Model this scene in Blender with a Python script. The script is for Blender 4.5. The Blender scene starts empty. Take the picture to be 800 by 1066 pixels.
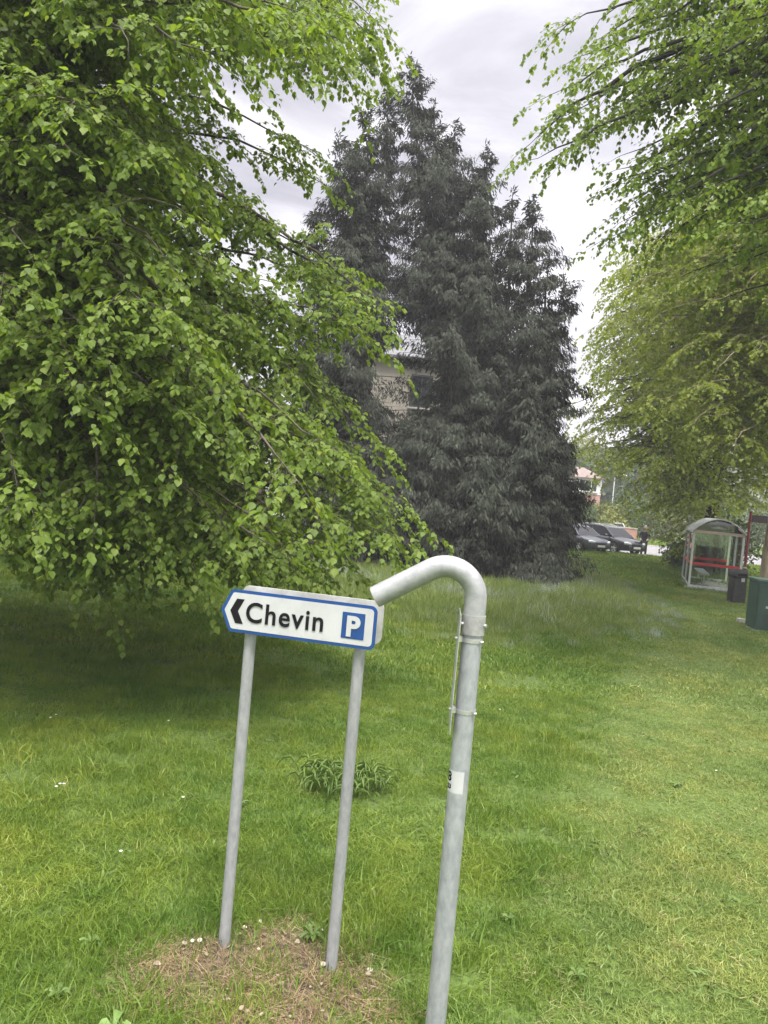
import bpy, bmesh, math, random
import numpy as np
from mathutils import Vector, Matrix

random.seed(7)
RNG = np.random.default_rng(11)
R = math.radians
S = bpy.context.scene
COL = S.collection

# ------------------------------------------------------------------ camera
EYE, PITCH, ROLL, FPX = Vector((0, 0, 2.5)), R(1.75), R(5.2), 790.0
cam = bpy.data.objects.new('camera', bpy.data.cameras.new('camera'))
COL.objects.link(cam)
cam.data.sensor_fit = 'VERTICAL'
cam.data.sensor_height = 36.0
cam.data.lens = 36.0 * FPX / 1066.0
cam.data.clip_end = 3000
cam.data.clip_start = 0.05
_cr, _sr, _cp, _sp = math.cos(ROLL), math.sin(ROLL), math.cos(PITCH), math.sin(PITCH)
_fwd = Vector((0, _cp, -_sp)); _lup = Vector((0, _sp, _cp)); _lrt = Vector((1, 0, 0))
_rt = _lrt * _cr + _lup * _sr          # camera right
_up = -_lrt * _sr + _lup * _cr         # camera up
cam.matrix_world = Matrix(((_rt.x, _up.x, -_fwd.x, EYE.x), (_rt.y, _up.y, -_fwd.y, EYE.y),
                           (_rt.z, _up.z, -_fwd.z, EYE.z), (0, 0, 0, 1)))
S.camera = cam


def ray(px, py):
    return _rt * ((px - 400) / FPX) + _up * ((533 - py) / FPX) + _fwd


def at(px, py, depth):
    """photograph pixel and distance ahead -> the world point there"""
    d = ray(px, py)
    return EYE + d * (depth / d.y)


def ground(px, py, z=0.0):
    d = ray(px, py)
    return EYE + d * ((z - EYE.z) / d.z)


# ------------------------------------------------------------------ light
SUN_EL, SUN_AZ = R(66), R(165)          # azimuth clockwise from +Y : behind the camera, to the right
sd = Vector((math.sin(SUN_AZ) * math.cos(SUN_EL), math.cos(SUN_AZ) * math.cos(SUN_EL), math.sin(SUN_EL)))
sun = bpy.data.objects.new('sun', bpy.data.lights.new('sun', 'SUN'))
sun.data.energy = 2.8
sun.data.angle = R(16)
sun.data.color = (1.0, 0.96, 0.9)
sun.rotation_euler = (-sd).to_track_quat('-Z', 'Y').to_euler()
COL.objects.link(sun)

world = bpy.data.worlds.new('World')
S.world = world
world.use_nodes = True
nt = world.node_tree
nt.nodes.clear()


def N(tree, typ, **kw):
    n = tree.nodes.new(typ)
    for k, v in kw.items():
        if k.startswith('i_'):
            key = k[2:]
            n.inputs[int(key) if key.isdigit() else key.replace('_', ' ')].default_value = v
        else:
            setattr(n, k, v)
    return n


def L(tree, a, b):
    tree.links.new(a, b)


def math_node(tree, op, a, b=None, clamp=False):
    n = N(tree, 'ShaderNodeMath', operation=op, use_clamp=clamp)
    for i, v in enumerate((a, b)):
        if v is None:
            continue
        if isinstance(v, (int, float)):
            n.inputs[i].default_value = v
        else:
            L(tree, v, n.inputs[i])
    return n.outputs[0]


def ramp(tree, fac, stops):
    n = N(tree, 'ShaderNodeValToRGB')
    e = n.color_ramp.elements
    while len(e) > 1:
        e.remove(e[-1])
    e[0].position, e[0].color = stops[0][0], (*stops[0][1], 1)
    for p, c in stops[1:]:
        x = e.new(p)
        x.color = (*c, 1)
    L(tree, fac, n.inputs[0])
    return n.outputs[0]


def mixc(tree, fac, a, b, blend='MIX'):
    n = N(tree, 'ShaderNodeMix', data_type='RGBA', blend_type=blend)
    for sock, v in ((n.inputs[0], fac), (n.inputs[6], a), (n.inputs[7], b)):
        if isinstance(v, (int, float)):
            sock.default_value = v
        elif isinstance(v, tuple):
            sock.default_value = (*v, 1) if len(v) == 3 else v
        else:
            L(tree, v, sock)
    return n.outputs[2]


sky = N(nt, 'ShaderNodeTexSky', sky_type='NISHITA', sun_disc=False)
sky.sun_elevation, sky.sun_rotation = SUN_EL, SUN_AZ
tc = N(nt, 'ShaderNodeTexCoord')
sep = N(nt, 'ShaderNodeSeparateXYZ'); L(nt, tc.outputs['Generated'], sep.inputs[0])
zc = math_node(nt, 'MAXIMUM', math_node(nt, 'ADD', sep.outputs[2], 0.12), 0.06)
cmb = N(nt, 'ShaderNodeCombineXYZ')
L(nt, math_node(nt, 'DIVIDE', sep.outputs[0], zc), cmb.inputs[0])
L(nt, math_node(nt, 'DIVIDE', sep.outputs[1], zc), cmb.inputs[1])
n1 = N(nt, 'ShaderNodeTexNoise', i_Scale=2.3, i_Detail=7.0, i_Roughness=0.55, i_Distortion=0.5)
L(nt, cmb.outputs[0], n1.inputs['Vector'])
cloud = ramp(nt, n1.outputs[0], [(0.36, (2.3, 2.25, 2.65)), (0.46, (3.0, 2.93, 3.35)), (0.55, (4.1, 4.0, 4.35)), (0.64, (5.9, 5.8, 5.9))])
# thin bright place in the cloud, low and to the right ahead
gd = ray(640, 290).normalized()
vd = N(nt, 'ShaderNodeVectorMath', operation='DOT_PRODUCT')
L(nt, tc.outputs['Generated'], vd.inputs[0]); vd.inputs[1].default_value = gd
glow = math_node(nt, 'MULTIPLY', math_node(nt, 'POWER', math_node(nt, 'MAXIMUM', vd.outputs['Value'], 0.0), 40.0), 2.2)
# overcast dome: extra brightness added towards the zenith and behind to fill sign and foliage
zen = N(nt, 'ShaderNodeMapRange', interpolation_type='SMOOTHSTEP'); L(nt, sep.outputs[2], zen.inputs[0])
zen.inputs[1].default_value, zen.inputs[2].default_value, zen.inputs[3].default_value, zen.inputs[4].default_value = 0.5, 0.95, 0.0, 20.0
bk = N(nt, 'ShaderNodeMapRange', interpolation_type='SMOOTHSTEP'); L(nt, sep.outputs[1], bk.inputs[0])
bk.inputs[1].default_value, bk.inputs[2].default_value, bk.inputs[3].default_value, bk.inputs[4].default_value = 0.1, -0.8, 0.0, 4.0
add = math_node(nt, 'ADD', math_node(nt, 'ADD', zen.outputs[0], bk.outputs[0]), glow)
addc = N(nt, 'ShaderNodeCombineXYZ')
for i in range(3):
    L(nt, add, addc.inputs[i])
cl2 = mixc(nt, 1.0, cloud, addc.outputs[0], 'ADD')
col = mixc(nt, 0.95, sky.outputs[0], cl2)
bg = N(nt, 'ShaderNodeBackground', i_Strength=0.1)
L(nt, col, bg.inputs[0])
wo = N(nt, 'ShaderNodeOutputWorld'); L(nt, bg.outputs[0], wo.inputs[0])

S.view_settings.view_transform = 'Standard'
S.view_settings.look = 'None'
S.view_settings.exposure = 1.06
S.view_settings.gamma = 1.0
S.view_settings.use_curve_mapping = False
S.render.engine = 'CYCLES'
HAZE = 0.0016
S.cycles.max_bounces = 8
S.cycles.transparent_max_bounces = 12
S.cycles.diffuse_bounces = 5
S.cycles.glossy_bounces = 2
S.cycles.transmission_bounces = 4
S.cycles.caustics_reflective = False
S.cycles.caustics_refractive = False
S.cycles.use_denoising = True

# ------------------------------------------------------------------ materials


def new_mat(name):
    m = bpy.data.materials.new(name)
    m.use_nodes = True
    t = m.node_tree
    t.nodes.clear()
    out = N(t, 'ShaderNodeOutputMaterial')
    return m, t, out


def pbr(name, color, rough=0.6, metal=0.0, noise=0.0, scale=8.0, bump=0.0, spec=0.5, coat=0.0, color2=None, stretch=None):
    m, t, out = new_mat(name)
    p = N(t, 'ShaderNodeBsdfPrincipled', i_Roughness=rough, i_Metallic=metal)
    p.inputs['Specular IOR Level'].default_value = spec
    p.inputs['Coat Weight'].default_value = coat
    p.inputs['Base Color'].default_value = (*color, 1)
    if noise or color2 or bump:
        g = N(t, 'ShaderNodeTexCoord')
        src = g.outputs['Object']
        if stretch:
            mp = N(t, 'ShaderNodeMapping'); mp.inputs['Scale'].default_value = stretch
            L(t, src, mp.inputs[0]); src = mp.outputs[0]
        nz = N(t, 'ShaderNodeTexNoise', i_Scale=scale, i_Detail=6.0, i_Roughness=0.62)
        L(t, src, nz.inputs['Vector'])
        c2 = color2 or tuple(max(0, c * (1 - noise)) for c in color)
        c1 = color if color2 else tuple(min(1, c * (1 + noise)) for c in color)
        L(t, ramp(t, nz.outputs[0], [(0.36, c2), (0.64, c1)]), p.inputs['Base Color'])
        if bump:
            b = N(t, 'ShaderNodeBump', i_Strength=bump, i_Distance=0.02)
            L(t, nz.outputs[0], b.inputs['Height']); L(t, b.outputs[0], p.inputs['Normal'])
    L(t, p.outputs[0], out.inputs[0])
    return m


def leaf_mat(name, stops, trans=0.35, tcol=None, rough=0.5, world_noise=None, per='island', spec=0.3):
    """leaf or blade: diffuse/gloss face plus light coming through it; colour varies leaf by leaf"""
    m, t, out = new_mat(name)
    if per == 'island':
        rnd = N(t, 'ShaderNodeNewGeometry').outputs['Random Per Island']
    else:
        a = N(t, 'ShaderNodeNewGeometry').outputs['Random Per Island']
        o = N(t, 'ShaderNodeObjectInfo').outputs['Random']
        rnd = math_node(t, 'ADD', math_node(t, 'MULTIPLY', a, 0.45), math_node(t, 'MULTIPLY', o, 0.55))
    c = ramp(t, rnd, stops)
    if world_noise:
        g = N(t, 'ShaderNodeNewGeometry')
        for sc, a, b, lo, hi in world_noise:
            nz = N(t, 'ShaderNodeTexNoise', i_Scale=sc, i_Detail=3.0)
            L(t, g.outputs['Position'], nz.inputs['Vector'])
            f = ramp(t, nz.outputs[0], [(lo, a), (hi, b)])
            c = mixc(t, 1.0, c, f, 'MULTIPLY')
    p = N(t, 'ShaderNodeBsdfPrincipled', i_Roughness=rough)
    p.inputs['Specular IOR Level'].default_value = spec
    L(t, c, p.inputs['Base Color'])
    tr = N(t, 'ShaderNodeBsdfTranslucent')
    L(t, mixc(t, 1.0, c, tcol or (1.25, 1.25, 0.55), 'MULTIPLY'), tr.inputs[0])
    mx = N(t, 'ShaderNodeMixShader', i_0=trans)
    L(t, p.outputs[0], mx.inputs[1]); L(t, tr.outputs[0], mx.inputs[2]); L(t, mx.outputs[0], out.inputs[0])
    return m


def glass_mat(name, tint=(0.93, 0.97, 0.95), refl=0.12):
    m, t, out = new_mat(name)
    tr = N(t, 'ShaderNodeBsdfTransparent'); tr.inputs[0].default_value = (*tint, 1)
    gl = N(t, 'ShaderNodeBsdfGlossy', i_Roughness=0.03)
    fr = N(t, 'ShaderNodeFresnel', i_IOR=1.5)
    f = math_node(t, 'ADD', fr.outputs[0], refl * 0.5, True)
    mx = N(t, 'ShaderNodeMixShader')
    L(t, f, mx.inputs[0]); L(t, tr.outputs[0], mx.inputs[1]); L(t, gl.outputs[0], mx.inputs[2]); L(t, mx.outputs[0], out.inputs[0])
    return m


def brick_mat(name, c1, c2, mortar, scale=1.0):
    m, t, out = new_mat(name)
    g = N(t, 'ShaderNodeTexCoord')
    se = N(t, 'ShaderNodeSeparateXYZ'); L(t, g.outputs['Object'], se.inputs[0])
    cb = N(t, 'ShaderNodeCombineXYZ')
    L(t, math_node(t, 'ADD', se.outputs[0], se.outputs[1]), cb.inputs[0]); L(t, se.outputs[2], cb.inputs[1])
    b = N(t, 'ShaderNodeTexBrick', i_Scale=scale)
    b.inputs['Color1'].default_value = (*c1, 1); b.inputs['Color2'].default_value = (*c2, 1); b.inputs['Mortar'].default_value = (*mortar, 1)
    b.inputs['Brick Width'].default_value = 0.225; b.inputs['Row Height'].default_value = 0.075; b.inputs['Mortar Size'].default_value = 0.008
    L(t, cb.outputs[0], b.inputs['Vector'])
    p = N(t, 'ShaderNodeBsdfPrincipled', i_Roughness=0.9)
    L(t, b.outputs[0], p.inputs['Base Color']); L(t, p.outputs[0], out.inputs[0])
    return m


M = {}
M['lime'] = leaf_mat('lime_leaf', [(0.0, (0.105, 0.165, 0.024)), (0.3, (0.152, 0.228, 0.034)), (0.75, (0.19, 0.27, 0.045)), (1.0, (0.25, 0.315, 0.07))], 0.52)
M['lime_far'] = leaf_mat('lime_leaf_yellow', [(0.0, (0.135, 0.18, 0.022)), (0.5, (0.20, 0.255, 0.032)), (1.0, (0.28, 0.325, 0.05))], 0.52)
M['conifer'] = leaf_mat('conifer_spray', [(0.0, (0.028, 0.033, 0.024)), (0.5, (0.048, 0.054, 0.041)), (1.0, (0.09, 0.098, 0.075))], 0.15, (1, 1, 0.9), 0.9, spec=0.06)
M['shrub'] = leaf_mat('shrub_leaf', [(0.0, (0.03, 0.055, 0.014)), (0.6, (0.06, 0.095, 0.02)), (1.0, (0.1, 0.14, 0.03))], 0.25)
M['shrub_gold'] = leaf_mat('golden_shrub_leaf', [(0.0, (0.1, 0.12, 0.015)), (1.0, (0.24, 0.25, 0.04))], 0.3)
M['wood_far'] = leaf_mat('far_wood_leaf', [(0.0, (0.05, 0.075, 0.03)), (1.0, (0.12, 0.15, 0.05))], 0.2)
M['bark'] = pbr('bark', (0.085, 0.07, 0.052), 0.95, noise=0.5, scale=9, bump=0.6, stretch=(1, 1, 0.25))
M['bark_pale'] = pbr('pale_bark', (0.27, 0.215, 0.155), 0.95, noise=0.35, scale=9, bump=0.6, stretch=(1, 1, 0.25))
M['bark_dark'] = pbr('dark_bark', (0.035, 0.03, 0.025), 0.95, noise=0.4, scale=9)
grass_noise = [(0.55, (0.72, 0.86, 0.8), (1.2, 1.1, 1.05), 0.35, 0.65), (3.0, (0.78, 0.86, 0.8), (1.18, 1.1, 1.1), 0.35, 0.65)]
M['grass'] = leaf_mat('grass_blade', [(0.0, (0.10, 0.168, 0.018)), (0.5, (0.155, 0.23, 0.029)), (0.86, (0.205, 0.275, 0.05)), (1.0, (0.36, 0.37, 0.14))], 0.32, (1.2, 1.2, 0.6), 0.5, grass_noise, 'both')
M['grass_mown'] = leaf_mat('mown_grass_blade', [(0.0, (0.15, 0.205, 0.045)), (0.5, (0.205, 0.265, 0.068)), (0.85, (0.29, 0.335, 0.11)), (1.0, (0.46, 0.46, 0.23))], 0.3, (1.2, 1.2, 0.6), 0.5, grass_noise, 'both')
M['meadow'] = leaf_mat('meadow_blade', [(0.0, (0.13, 0.19, 0.04)), (0.6, (0.20, 0.265, 0.06)), (1.0, (0.34, 0.36, 0.16))], 0.3, (1.15, 1.15, 0.7), 0.5, None, 'both')
M['seed'] = leaf_mat('seed_head', [(0.0, (0.20, 0.25, 0.15)), (0.6, (0.34, 0.38, 0.30)), (1.0, (0.55, 0.56, 0.54))], 0.25, (1, 1, 1), 0.8, None, 'both')
M['straw'] = leaf_mat('dry_grass', [(0.0, (0.11, 0.07, 0.04)), (0.5, (0.27, 0.19, 0.105)), (1.0, (0.47, 0.36, 0.22))], 0.15, (1, 1, 0.9), 0.8, None, 'both')
M['weed'] = leaf_mat('weed_leaf', [(0.0, (0.09, 0.15, 0.035)), (1.0, (0.17, 0.25, 0.07))], 0.3)
M['weed_pale'] = leaf_mat('pale_weed_leaf', [(0.0, (0.14, 0.24, 0.06)), (1.0, (0.24, 0.34, 0.1))], 0.3)
M['petal'] = pbr('daisy_petal', (0.8, 0.8, 0.76), 0.7, noise=0.05)
M['galv'] = pbr('galvanised_steel', (0.42, 0.435, 0.455), 0.5, 0.35, color2=(0.31, 0.325, 0.345), scale=40, bump=0.05, stretch=(1, 1, 0.45))
M['galv_dirty'] = pbr('weathered_galvanised_steel', (0.37, 0.375, 0.385), 0.6, 0.25, color2=(0.28, 0.285, 0.29), scale=36, bump=0.06, stretch=(1, 1, 0.4))
M['white_coat'] = pbr('white_painted_steel', (0.37, 0.375, 0.38), 0.42, 0.15, color2=(0.28, 0.285, 0.29), scale=20, bump=0.05)
M['sleeve'] = pbr('galvanised_socket', (0.38, 0.38, 0.375), 0.55, 0.2, color2=(0.26, 0.26, 0.255), scale=24)
M['band'] = pbr('stainless_band', (0.6, 0.6, 0.6), 0.35, 0.7, noise=0.15, scale=30)
M['sign_white'] = pbr('reflective_white_sheet', (0.52, 0.525, 0.53), 0.45, color2=(0.46, 0.465, 0.47), scale=7)
M['sign_blue'] = pbr('blue_sign_sheet', (0.008, 0.055, 0.21), 0.5, noise=0.1, scale=6)
M['sign_black'] = pbr('black_sign_sheet', (0.008, 0.008, 0.009), 0.7, noise=0.2, spec=0.15)
M['sign_back'] = pbr('grey_sign_backing', (0.47, 0.475, 0.46), 0.6, color2=(0.33, 0.335, 0.31), scale=14)
M['dark_grey'] = pbr('dark_grey_plastic', (0.035, 0.036, 0.035), 0.55, noise=0.25, scale=12)
M['cab_green'] = pbr('green_cabinet_paint', (0.032, 0.075, 0.055), 0.5, color2=(0.022, 0.055, 0.04), scale=4)
M['cab_top'] = pbr('pale_green_paint', (0.12, 0.18, 0.14), 0.6, color2=(0.085, 0.135, 0.105), scale=5)  # lid green, paler than the cabinet body
M['concrete'] = pbr('concrete', (0.36, 0.35, 0.33), 0.9, noise=0.2, scale=9, bump=0.2)
M['alu'] = pbr('pale_aluminium', (0.62, 0.63, 0.62), 0.45, 0.25, noise=0.1, scale=9)
M['red'] = pbr('red_paint', (0.52, 0.022, 0.022), 0.45, noise=0.12, scale=6)
M['maroon'] = pbr('maroon_paint', (0.2, 0.014, 0.028), 0.5, noise=0.15, scale=6)
M['purple'] = pbr('purple_flag_paint', (0.05, 0.022, 0.04), 0.5, noise=0.15, scale=6)
M['roof_poly'] = glass_mat('smoked_roof_sheet', (0.62, 0.6, 0.6), 0.3)
M['tympanum'] = glass_mat('smoked_end_sheet', (0.3, 0.3, 0.31), 0.15)
M['glass'] = glass_mat('clear_glass', (0.84, 0.88, 0.86), 0.16)
M['salmon'] = pbr('cream_fascia', (0.62, 0.49, 0.40), 0.6, noise=0.08, scale=4)
M['asphalt'] = pbr('worn_asphalt', (0.235, 0.225, 0.23), 0.9, color2=(0.17, 0.165, 0.17), scale=1.3, bump=0.1)
M['paving'] = pbr('footway_asphalt', (0.27, 0.25, 0.245), 0.9, color2=(0.2, 0.19, 0.185), scale=1.6, bump=0.1)
M['kerb'] = pbr('kerb_stone', (0.42, 0.40, 0.38), 0.9, noise=0.15, scale=2)
M['line'] = pbr('road_line_paint', (0.72, 0.72, 0.68), 0.8, noise=0.1, scale=6)
M['brick'] = brick_mat('red_brick', (0.42, 0.16, 0.11), (0.34, 0.12, 0.085), (0.42, 0.38, 0.34))
M['brick_pink'] = brick_mat('pinkish_brick', (0.52, 0.24, 0.2), (0.45, 0.19, 0.155), (0.5, 0.44, 0.4))
M['render'] = pbr('white_render', (0.74, 0.73, 0.71), 0.85, noise=0.05, scale=3)
M['cream'] = pbr('cream_render', (0.31, 0.28, 0.235), 0.9, color2=(0.25, 0.225, 0.19), scale=2)
M['tiles'] = pbr('clay_roof_tiles', (0.2, 0.15, 0.135), 0.85, noise=0.25, scale=6, bump=0.3)
M['slate'] = pbr('slate_roof', (0.14, 0.14, 0.15), 0.8, noise=0.2, scale=6, bump=0.3)
M['upvc'] = pbr('white_window_frame', (0.78, 0.78, 0.77), 0.5, noise=0.03)
M['pane'] = pbr('dark_window_glass', (0.03, 0.035, 0.04), 0.08, noise=0.2, scale=1, spec=0.8)
M['door'] = pbr('dark_door', (0.06, 0.03, 0.03), 0.5, noise=0.15)
M['car_black'] = pbr('black_car_paint', (0.016, 0.017, 0.02), 0.25, noise=0.1, scale=2, coat=0.6)
M['car_blue'] = pbr('dark_metallic_car_paint', (0.055, 0.06, 0.075), 0.28, 0.3, noise=0.1, scale=2, coat=0.6)
M['car_white'] = pbr('white_van_paint', (0.7, 0.71, 0.72), 0.35, noise=0.04, scale=2, coat=0.4)
M['car_glass'] = pbr('car_glass', (0.014, 0.015, 0.017), 0.12, noise=0.1, spec=0.3)
M['tyre'] = pbr('tyre_rubber', (0.018, 0.018, 0.018), 0.85, noise=0.2)
M['rim'] = pbr('alloy_rim', (0.6, 0.6, 0.6), 0.35, 0.5, noise=0.08)
M['lamp'] = pbr('headlamp_lens', (0.7, 0.72, 0.74), 0.15, noise=0.05)
M['plate_w'] = pbr('white_number_plate', (0.75, 0.75, 0.7), 0.5, noise=0.03)
M['jacket'] = pbr('dark_navy_jacket', (0.028, 0.03, 0.042), 0.9, noise=0.2, scale=12)
M['trouser'] = pbr('charcoal_trousers', (0.05, 0.05, 0.055), 0.9, noise=0.2, scale=12)
M['skin'] = pbr('skin', (0.48, 0.3, 0.23), 0.6, noise=0.05)
M['hair'] = pbr('grey_hair', (0.42, 0.41, 0.4), 0.8, noise=0.2, scale=40)
M['shoe'] = pbr('pale_trainers', (0.5, 0.5, 0.5), 0.7, noise=0.1)


# ------------------------------------------------------------------ object helpers
def put(name, me, mat, parent=None):
    o = bpy.data.objects.new(name, me)
    COL.objects.link(o)
    if mat is not None:
        for mm in (mat if isinstance(mat, (list, tuple)) else [mat]):
            me.materials.append(mm)
    o.parent = parent
    return o


def thing(name, label, cat, loc=(0, 0, 0), rz=0.0, group=None):
    o = bpy.data.objects.new(name, None)
    COL.objects.link(o)
    o.location = loc
    o.rotation_euler = (0, 0, rz)
    o.empty_display_size = 0.2
    return tag(o, label, cat, group)


def tag(o, label=None, cat=None, group=None, kind=None):
    for k, v in (('label', label), ('category', cat), ('group', group), ('kind', kind)):
        if v:
            o[k] = v
    return o


def np_mesh(name, verts, faces_list, smooth=False):
    """verts (N,3) array; faces_list: list of (F,k) int arrays of polygons with k corners"""
    me = bpy.data.meshes.new(name)
    verts = np.asarray(verts, dtype=np.float32)
    faces_list = [np.asarray(f, dtype=np.int32) for f in faces_list if len(f)]
    nl = sum(f.size for f in faces_list); npoly = sum(len(f) for f in faces_list)
    me.vertices.add(len(verts)); me.loops.add(nl); me.polygons.add(npoly)
    me.vertices.foreach_set('co', verts.ravel())
    me.loops.foreach_set('vertex_index', np.concatenate([f.ravel() for f in faces_list]))
    starts, tot, off = [], [], 0
    for f in faces_list:
        k = f.shape[1]
        starts.append(off + np.arange(len(f), dtype=np.int32) * k); tot.append(np.full(len(f), k, np.int32)); off += f.size
    me.polygons.foreach_set('loop_start', np.concatenate(starts))
    me.polygons.foreach_set('loop_total', np.concatenate(tot))
    if smooth:
        me.polygons.foreach_set('use_smooth', np.ones(npoly, bool))
    me.update(calc_edges=True)
    return me


class MB:
    """collects boxes, prisms and tubes into ONE mesh"""

    def __init__(self):
        self.v, self.f, self.sm = [], [], []

    def add(self, vs, fs, smooth=False):
        b = len(self.v)
        self.v += [tuple(x) for x in vs]
        self.f += [[b + i for i in f] for f in fs]
        self.sm += [smooth] * len(fs)

    def box(self, x0, x1, y0, y1, z0, z1):
        self.add([(x0, y0, z0), (x1, y0, z0), (x1, y1, z0), (x0, y1, z0), (x0, y0, z1), (x1, y0, z1), (x1, y1, z1), (x0, y1, z1)],
                 [(0, 3, 2, 1), (4, 5, 6, 7), (0, 1, 5, 4), (1, 2, 6, 5), (2, 3, 7, 6), (3, 0, 4, 7)])

    def prism_y(self, pts, y0, y1):
        """pts: 2-D outline in (x,z), counter-clockwise seen from -y"""
        n = len(pts)
        self.add([(x, y0, z) for x, z in pts] + [(x, y1, z) for x, z in pts],
                 [list(range(n)), list(range(2 * n - 1, n - 1, -1))] + [(i, n + i, n + (i + 1) % n, (i + 1) % n) for i in range(n)])

    def prism_z(self, pts, z0, z1):
        n = len(pts)
        self.add([(x, y, z0) for x, y in pts] + [(x, y, z1) for x, y in pts],
                 [list(range(n - 1, -1, -1)), list(range(n, 2 * n))] + [(i, (i + 1) % n, n + (i + 1) % n, n + i) for i in range(n)])

    def tube(self, pts, rad, seg=16, cap=True, smooth=True):
        pts = [Vector(p) for p in pts]
        rad = rad if isinstance(rad, (list, tuple)) else [rad] * len(pts)
        vs, fs = [], []
        t0 = (pts[1] - pts[0]).normalized()
        ref = Vector((0, 1, 0)) if abs(t0.y) < 0.9 else Vector((1, 0, 0))
        for i, p in enumerate(pts):
            a = pts[max(0, i - 1)]; c = pts[min(len(pts) - 1, i + 1)]
            t = (c - a).normalized()
            u = (ref - t * ref.dot(t)).normalized(); w = t.cross(u); ref = u
            for k in range(seg):
                an = 2 * math.pi * k / seg
                vs.append(p + (u * math.cos(an) + w * math.sin(an)) * rad[i])
        for i in range(len(pts) - 1):
            for k in range(seg):
                k2 = (k + 1) % seg
                fs.append((i * seg + k, i * seg + k2, (i + 1) * seg + k2, (i + 1) * seg + k))
        self.add(vs, fs, smooth)
        if cap:
            n = len(pts)
            self.add(vs[:seg], [list(range(seg - 1, -1, -1))]); self.add(vs[(n - 1) * seg:], [list(range(seg))])

    def lathe(self, prof, c=(0, 0, 0), seg=20, axis='Z', smooth=True):
        vs, fs = [], []
        for r, h in prof:
            for k in range(seg):
                a = 2 * math.pi * k / seg
                p = (r * math.cos(a), r * math.sin(a), h) if axis == 'Z' else ((h, r * math.cos(a), r * math.sin(a)) if axis == 'X' else (r * math.sin(a), h, r * math.cos(a)))
                vs.append((p[0] + c[0], p[1] + c[1], p[2] + c[2]))
        for i in range(len(prof) - 1):
            for k in range(seg):
                k2 = (k + 1) % seg
                fs.append((i * seg + k, i * seg + k2, (i + 1) * seg + k2, (i + 1) * seg + k))
        self.add(vs, fs, smooth)

    def build(self, name, mat, parent=None, bevel=0.0):
        me = bpy.data.meshes.new(name)
        me.from_pydata(self.v, [], self.f)
        me.polygons.foreach_set('use_smooth', self.sm)
        bm = bmesh.new(); bm.from_mesh(me)
        bmesh.ops.recalc_face_normals(bm, faces=bm.faces)
        if bevel:
            bmesh.ops.bevel(bm, geom=[e for e in bm.edges if len(e.link_faces) == 2 and e.calc_face_angle(0) > 0.5], offset=bevel, segments=2, affect='EDGES', clamp_overlap=True)
        bm.to_mesh(me); bm.free()
        return put(name, me, mat, parent)


def rounded(pts, rads, n=6):
    out = []
    m = len(pts)
    for i, (p, r) in enumerate(zip(pts, rads)):
        p = Vector(p); a = (Vector(pts[i - 1]) - p); b = (Vector(pts[(i + 1) % m]) - p)
        if r <= 0:
            out.append(tuple(p)); continue
        ang = a.angle(b); d = r / math.tan(ang / 2)
        s, e = p + a.normalized() * d, p + b.normalized() * d
        c = p + (a.normalized() + b.normalized()).normalized() * (r / math.sin(ang / 2))
        a0 = math.atan2(s.y - c.y, s.x - c.x); a1 = math.atan2(e.y - c.y, e.x - c.x)
        da = (a1 - a0 + math.pi) % (2 * math.pi) - math.pi
        out += [(c.x + r * math.cos(a0 + da * k / n), c.y + r * math.sin(a0 + da * k / n)) for k in range(n + 1)]
    return out


def text_mesh(s, size, depth, bold=0.0, space=1.0):
    cu = bpy.data.curves.new('lettering', 'FONT')
    cu.body = s; cu.size = size; cu.extrude = depth / 2; cu.offset = bold; cu.resolution_u = 6; cu.space_character = space
    o = bpy.data.objects.new('lettering', cu)
    COL.objects.link(o)
    bpy.context.view_layer.update()
    me = bpy.data.meshes.new_from_object(o.evaluated_get(bpy.context.evaluated_depsgraph_get()))
    bpy.data.objects.remove(o); bpy.data.curves.remove(cu)
    me.materials.clear()
    return me


# ------------------------------------------------------------------ ground, roads
def sheet(name, pts, z, mat, kind='structure'):
    me = bpy.data.meshes.new(name)
    me.from_pydata([(x, y, z) for x, y in pts], [], [list(range(len(pts)))])
    o = put(name, me, mat)
    return tag(o, kind=kind)


POST_A = Vector((-0.64, 3.97)); POST_B = Vector((-0.06, 3.85))
PATCH = Vector((-0.38, 3.74)); PATCH_R = (0.66, 0.45)

m, t, out = new_mat('lawn_soil')
g = N(t, 'ShaderNodeNewGeometry')
nA = N(t, 'ShaderNodeTexNoise', i_Scale=0.35, i_Detail=5.0); L(t, g.outputs['Position'], nA.inputs['Vector'])
nB = N(t, 'ShaderNodeTexNoise', i_Scale=26.0, i_Detail=6.0); L(t, g.outputs['Position'], nB.inputs['Vector'])
cA = ramp(t, nA.outputs[0], [(0.35, (0.07, 0.115, 0.016)), (0.65, (0.10, 0.15, 0.026))])
cB = ramp(t, nB.outputs[0], [(0.3, (0.5, 0.5, 0.5)), (0.7, (1.25, 1.25, 1.2))])
grassc = mixc(t, 1.0, cA, cB, 'MULTIPLY')
soilc = ramp(t, nB.outputs[0], [(0.38, (0.045, 0.033, 0.022)), (0.58, (0.13, 0.095, 0.062)), (0.74, (0.27, 0.2, 0.13))])
mp = N(t, 'ShaderNodeMapping')
mp.inputs['Location'].default_value = (-PATCH.x / PATCH_R[0], -PATCH.y / PATCH_R[1], 0); mp.inputs['Scale'].default_value = (1 / PATCH_R[0], 1 / PATCH_R[1], 0)
L(t, g.outputs['Position'], mp.inputs[0])
ln = N(t, 'ShaderNodeVectorMath', operation='LENGTH'); L(t, mp.outputs[0], ln.inputs[0])
nC = N(t, 'ShaderNodeTexNoise', i_Scale=5.0, i_Detail=4.0); L(t, g.outputs['Position'], nC.inputs['Vector'])
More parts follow.
